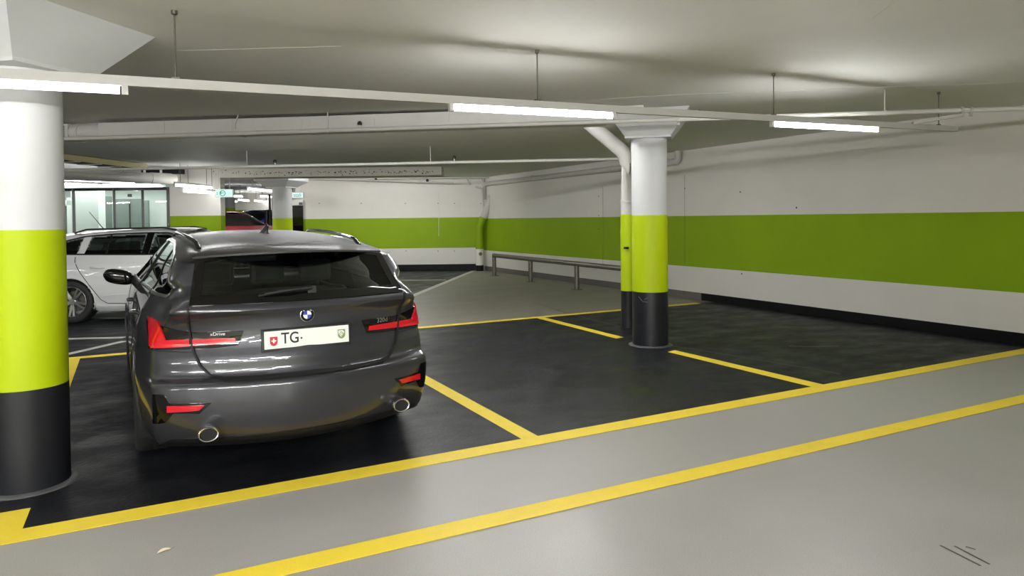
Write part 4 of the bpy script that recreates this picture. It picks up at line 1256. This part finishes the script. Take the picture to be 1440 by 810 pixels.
# ---------------------------------------------------------------- lit signs and the dark door
sg_m = emit('sign_glow', (.72, 1.0, .92, 1), 1.0); sg_g = emit('sign_green', (.10, .52, .38, 1), .7); sg_w = emit('sign_white', (.95, 1, .98, 1), 1.0)
D1 = 15.4
a, b = GP(304, D1), GP(328, D1); zt, zb = on_d(316, 266.6, D1).z, on_d(316, 277, D1).z
c_ = (a+b)/2+Vector((0,0,(zt+zb)/2))
s = thing('exit_sign', 'lit pale green exit sign with a green arrow in a ring', 'sign', tuple(c_), -YAW)
w, h = (b-a).length, zt-zb
mb = MB(); mb.box((0,.03,0), (w+.02, .05, h+.02)); mb.build('sign_housing', M['rail_white'], s)
mb = MB(); mb.box((0,0,0), (w, .008, h)); mb.build('sign_face', sg_m, s)
mb = MB(); mb.lathe([(.050,0),(.066,0),(.066,.004),(.050,.004)], 24, (-.03,-.006,0), Matrix(((1,0,0),(0,0,-1),(0,1,0))), closed=True)
mb.boxp((-.085,-.008,.01), (.0,-.008,.01), .004, .014); mb.boxp((-.085,-.008,.01), (-.055,-.008,.035), .004, .014); mb.boxp((-.085,-.008,.01), (-.055,-.008,-.015), .004, .014)
mb.build('arrow_mark', sg_g, s)
mb = MB(); mb.box((-.145,-.006,.012), (.022,.003,.022)); mb.box((-.15,-.006,-.02), (.034,.003,.02)); mb.build('side_mark', mat('sign_grey', srgb(120,150,150), .5), s)
for x in (-.12, .12):
    mb = MB(); mb.tube([(x, .03, h/2), (x, .03, CEIL-c_.z)], .006, 8); mb.build('hanger', M['pipe'], s)
D2 = 19.6
a, b = GP(411, D2), GP(427, D2); zt, zb = on_d(419, 270.8, D2).z, on_d(419, 278.2, D2).z; c_ = (a+b)/2+Vector((0,0,(zt+zb)/2)); w, h = (b-a).length, zt-zb
s = thing('lit_sign', 'lit pale sign with grey letters above the dark doorway', 'sign', tuple(c_), -YAW)
mb = MB(); mb.box((0,.03,0), (w+.02,.05,h+.02)); mb.build('sign_housing', M['rail_white'], s)
mb = MB(); mb.box((0,0,0), (w,.008,h)); mb.build('sign_face', sg_m, s)
text_mesh('stali', h*1.0, 'lettering', mat('sign_text', srgb(110,160,160), .5), s, Matrix.Translation((0,-.006,0)) @ Matrix.Rotation(PI/2, 4, 'X'), .001, .95)
for x in (-.1, .1):
    mb = MB(); mb.tube([(x,.03,h/2),(x,.03,CEIL-c_.z)], .006, 8); mb.build('hanger', M['pipe'], s)
D3 = 20.40
def plate(x0, x1, y0, y1, dd, t=.04):
    a, b = GP(x0, dd), GP(x1, dd); z1, z0 = on_d((x0+x1)/2, y0, dd).z, on_d((x0+x1)/2, y1, dd).z
    return a, b, z0, z1
a, b, z0, z1 = plate(411.5, 426.5, 281, 288.6, D3)
mb = MB(); mb.boxp(a+Vector((0,0,(z0+z1)/2)), b+Vector((0,0,(z0+z1)/2)), .03, z1-z0); o = mb.build('white_board', M['plate'], None); tag(o, 'small white board with a grey square between lit sign and dark door', 'board')
a2, b2, q0, q1 = plate(421, 426, 284.5, 288, D3-.03); mb = MB(); mb.boxp(a2+Vector((0,0,(q0+q1)/2)), b2+Vector((0,0,(q0+q1)/2)), .01, q1-q0); mb.build('grey_square', M['grey_base'], o)
a, b = GP(411, D3), GP(426.5, D3); z1 = on_d(419, 289, D3).z
mb = MB(); mb.boxp(a+Vector((0,0,z1/2)), b+Vector((0,0,z1/2)), .06, z1); o = struct(mb.build('door_1', M['gloss_black'], None))
mb = MB(); q = b+Vector((0,0,1.0))-E2*.05-E1*.04; mb.boxp(q, q-E1*.1, .02, .02); mb.build('door_handle', M['steel'], o)
# ---------------------------------------------------------------- other cars
wc_loc = G(-7.71, 11.32)
wcar = thing('white_estate_car', 'white estate car parked crosswise behind the near column', 'car', (wc_loc.x, wc_loc.y, 0), math.radians(-117.9))
w = CarMaker(wcar, M['white_car'], .7)
WP = [([(.58,1.05),(.85,1.045),(1.10,1.045)], [(.64,1.10),(.88,1.23),(1.16,1.295)]),
      ([(1.22,1.040),(1.70,1.035),(2.10,1.030)], [(1.27,1.300),(1.65,1.328),(2.10,1.340)]),
      ([(2.22,1.030),(3.10,1.030)], [(2.22,1.342),(2.40,1.335),(2.66,1.280),(3.10,1.040)])]
w.body([shrink(lerp_poly(a, b), .012) for a, b in WP], shrink(lerp_poly(REAR_LO, REAR_HI), .03), shrink(lerp_poly(FRONT_LO, FRONT_HI), .03))
glaze(w, WP, M['glass_front'], M['glass_side'], M['glass_rear'], M['chrome'], M['gloss_black'])
for sg in (1, -1):
    pr = w.side(sg)
    w.ribbon('window_seal', [(.58,1.05),(.64,1.10),(.88,1.235),(1.16,1.302),(1.65,1.338),(2.2,1.350),(2.42,1.343),(2.70,1.284),(3.14,1.036),(2.2,1.026),(1.2,1.034),(.85,1.04),(.58,1.05)], .018, pr, M['satin_black'], off=.006, nu=110)
    w.ribbon('window_post', [(2.16,1.03),(2.16,1.342)], .11, pr, M['gloss_black'], off=.006, nu=8)
    w.ribbon('window_post', [(1.56,1.035),(1.56,1.325)], .02, pr, M['satin_black'], off=.006, nu=8)
    w.ribbon('door_seam', [(1.10,1.0),(1.12,.92),(1.22,.76),(1.38,.55),(1.52,.36),(1.62,.30),(2.2,.29)], .010, pr, M['seam'], off=.002)
    w.ribbon('door_seam', [(2.26,1.0),(2.27,.7),(2.3,.29)], .010, pr, M['seam'], off=.002)
    h = MB(); P0, P1 = pr((1.36,.845)), pr((1.58,.84)); o = Vector((sg*.035,0,0))
    h.tube([P0-o*.3, P0+o+Vector((0,.04,0)), P1+o-Vector((0,.04,0)), P1-o*.3], [.012,.015,.015,.012], 10); h.build('door_handle', M['white_car'], wcar, smooth=60)
    w.ribbon('body_crease', [(1.0,.90),(1.6,.905),(2.6,.89),(3.4,.86)], .012, pr, M['white_car'], off=.004, nu=30)
    w.patch('sill_trim', [(1.46,.19),(3.5,.19)], [(1.46,.27),(3.5,.27)], pr, M['white_car'], 20, 2, off=.014, thick=.03)
    w.ribbon('lower_crease', [(1.50,.40),(1.62,.42),(2.2,.45)], .012, pr, M['white_car'], off=.005, nu=20)
    L = lambda pts: [(sg*a, b) for a, b in pts]
    w.patch('tail_light', L([(.83,.77),(.40,.80)]), L([(.82,.92),(.40,.87)]), w.rear, M['lens_red'], 20, 4, off=.008)
    mr = MB(); mr.lathe([(0,-.11),(.06,-.10),(.075,-.02),(.07,.08),(.04,.11),(0,.115)], 16, (sg*.99, 3.15, 1.0), Matrix(((0,0,1),(.7,0,0),(0,1,0)))); mr.build('wing_mirror', M['white_car'], wcar, smooth=60)
    for yc in (w.RW, w.FW): w.wheel(sg, yc, M['rim'], M['tyre'])
w.arches(M['white_car'], M['mouth']); w.under(M['mouth']); w.cabin(M['seat'], M['cabin'])
mb = MB(); zr = PROF(1.05)
mb.tube([(.05,1.12,zr-.005),(.05,1.08,zr+.03),(.05,.86,zr+.30)], [.012,.007,.004], 8); mb.lathe([(0,0),(.03,0),(.025,.02),(0,.03)], 14, (.05,1.12,zr-.004)); mb.build('roof_aerial', M['satin_black'], wcar, smooth=50)
mb = MB()
for sg in (1, -1):
    mb.tube([(sg*.5, .9, PROF(.9)-.02), (sg*.52, 1.1, PROF(1.1)+.015), (sg*.54, 2.3, PROF(2.3)+.0), (sg*.53, 2.5, PROF(2.5)-.03)], .014, 8)
    r_ = mb.build('roof_rail', M['satin_black'], wcar, smooth=50); mb = MB()
def far_car(name, label, loc, rz, paint, sc=1.0):
    o = thing(name, label, 'car', tuple(loc), rz)
    k = CarMaker(o, paint, .45)
    k.body([shrink(lerp_poly(a, b), .012) for a, b in WP], shrink(lerp_poly(REAR_LO, REAR_HI), .03), shrink(lerp_poly(FRONT_LO, FRONT_HI), .03))
    glaze(k, WP, M['glass_front'], M['glass_side'], M['glass_rear'], M['chrome'], M['gloss_black'])
    for sg in (1, -1):
        pr = k.side(sg)
        k.ribbon('window_post', [(2.16,1.03),(2.16,1.342)], .11, pr, M['gloss_black'], off=.006, nu=8)
        k.patch('headlight', [(sg*.84,.60),(sg*.50,.60)], [(sg*.82,.70),(sg*.50,.68)], k.front, M['chrome'], 14, 4, off=.008)
        k.patch('tail_light', [(sg*.83,.77),(sg*.45,.80)], [(sg*.82,.92),(sg*.45,.87)], k.rear, M['lens_red'], 14, 3, off=.008)
        for yc in (k.RW, k.FW): k.wheel(sg, yc, M['rim'], M['tyre'])
    k.arches(paint, M['mouth']); k.under(M['mouth']); k.cabin(M['seat'], M['cabin'])
    return o, k
def car_at(rear_r, rear_d, z, head):      # head: direction of travel in the turned grid, degrees from E1 towards E2
    return G(rear_r, rear_d, z), math.radians(-27.9-90+head)
loc, rz = car_at(-9.6, 20.7, .365, -42)
far_car('dark_red_car', 'dark red car seen over the roofs between middle wall and far column', loc, rz, M['red_car'])
loc, rz = car_at(-8.75, 27.4, .51, -100)
far_car('blue_car', 'blue car at the back behind the dark red one', loc, rz, M['blue_car'])
a = GP(372.5, 21.6, .45); mb = MB(); mb.tube([(0,0,0),(.05,0,1.0)], .06, 12, mt=M['lens_red']); mb.tube([(.05,0,1.0),(.07,0,1.42)], .06, 12, mt=M['dark'])
o = mb.build('marker_post', None, None, smooth=40); o.location = a; tag(o, 'leaning dark and red post beside the blue car', 'post')
for x, lab in ((380, 'thin dark pole left of the far column, left of two'), (384.3, 'thin dark pole tight against the far column')):
    a = GP(x, 21.5, .45); mb = MB(); mb.tube([(0,0,0),(0,0,1.9)], .035, 10); mb.box((0,0,.01), (.08,.08,.02)); o = mb.build('pole', M['dark'], None, smooth=40); o.location = a; tag(o, lab, 'pole')
# ---------------------------------------------------------------- litter
lf = on_z(231, 776, 0); mb = MB(); rows = []
for i in range(7):
    t = i/6.0; wv = .012*math.sin(PI*t)**.7+.0006
    rows.append([Vector((-.03+.06*t, -wv, .003+.006*math.sin(PI*t))), Vector((-.03+.06*t, 0, .002)), Vector((-.03+.06*t, wv, .004+.007*math.sin(PI*t)))])
mb.grid(rows); rows2 = [[p+Vector((0,0,.0012)) for p in r] for r in rows]; mb.grid(rows2)
lfo = mb.build('dry_leaf', mat('pale_leaf', srgb(226,214,190), .7, var=.15, scale=40), None, smooth=60); lfo.location = lf+Vector((0,0,.001)); lfo.rotation_euler = (0, 0, .35)
tag(lfo, 'small pale dry leaf lying on the grey aisle floor', 'leaf')
mb = MB(); mb.tube([(-.0,0,.004),(.02,.004,.006)], .0012, 6); so = mb.build('leaf_stem', mat('leaf_stem', srgb(190,170,140), .7), lfo); so.location = (.028, 0, 0)

# ---------------------------------------------------------------- world and view
wd_ = bpy.data.worlds.new('world'); scene.world = wd_; wd_.use_nodes = True
wd_.node_tree.nodes['Background'].inputs['Color'].default_value = (.5, .5, .5, 1)
wd_.node_tree.nodes['Background'].inputs['Strength'].default_value = 0.02
scene.view_settings.view_transform = 'Standard'
scene.view_settings.look = 'None'
scene.view_settings.gamma = 1.0
scene.view_settings.use_curve_mapping = False
scene.view_settings.exposure = 0.0
cy = scene.cycles
cy.use_denoising = True
cy.max_bounces = 10; cy.diffuse_bounces = 6; cy.glossy_bounces = 5; cy.transparent_max_bounces = 16; cy.transmission_bounces = 6
cy.sample_clamp_indirect = 6.0
cy.caustics_reflective = False; cy.caustics_refractive = False
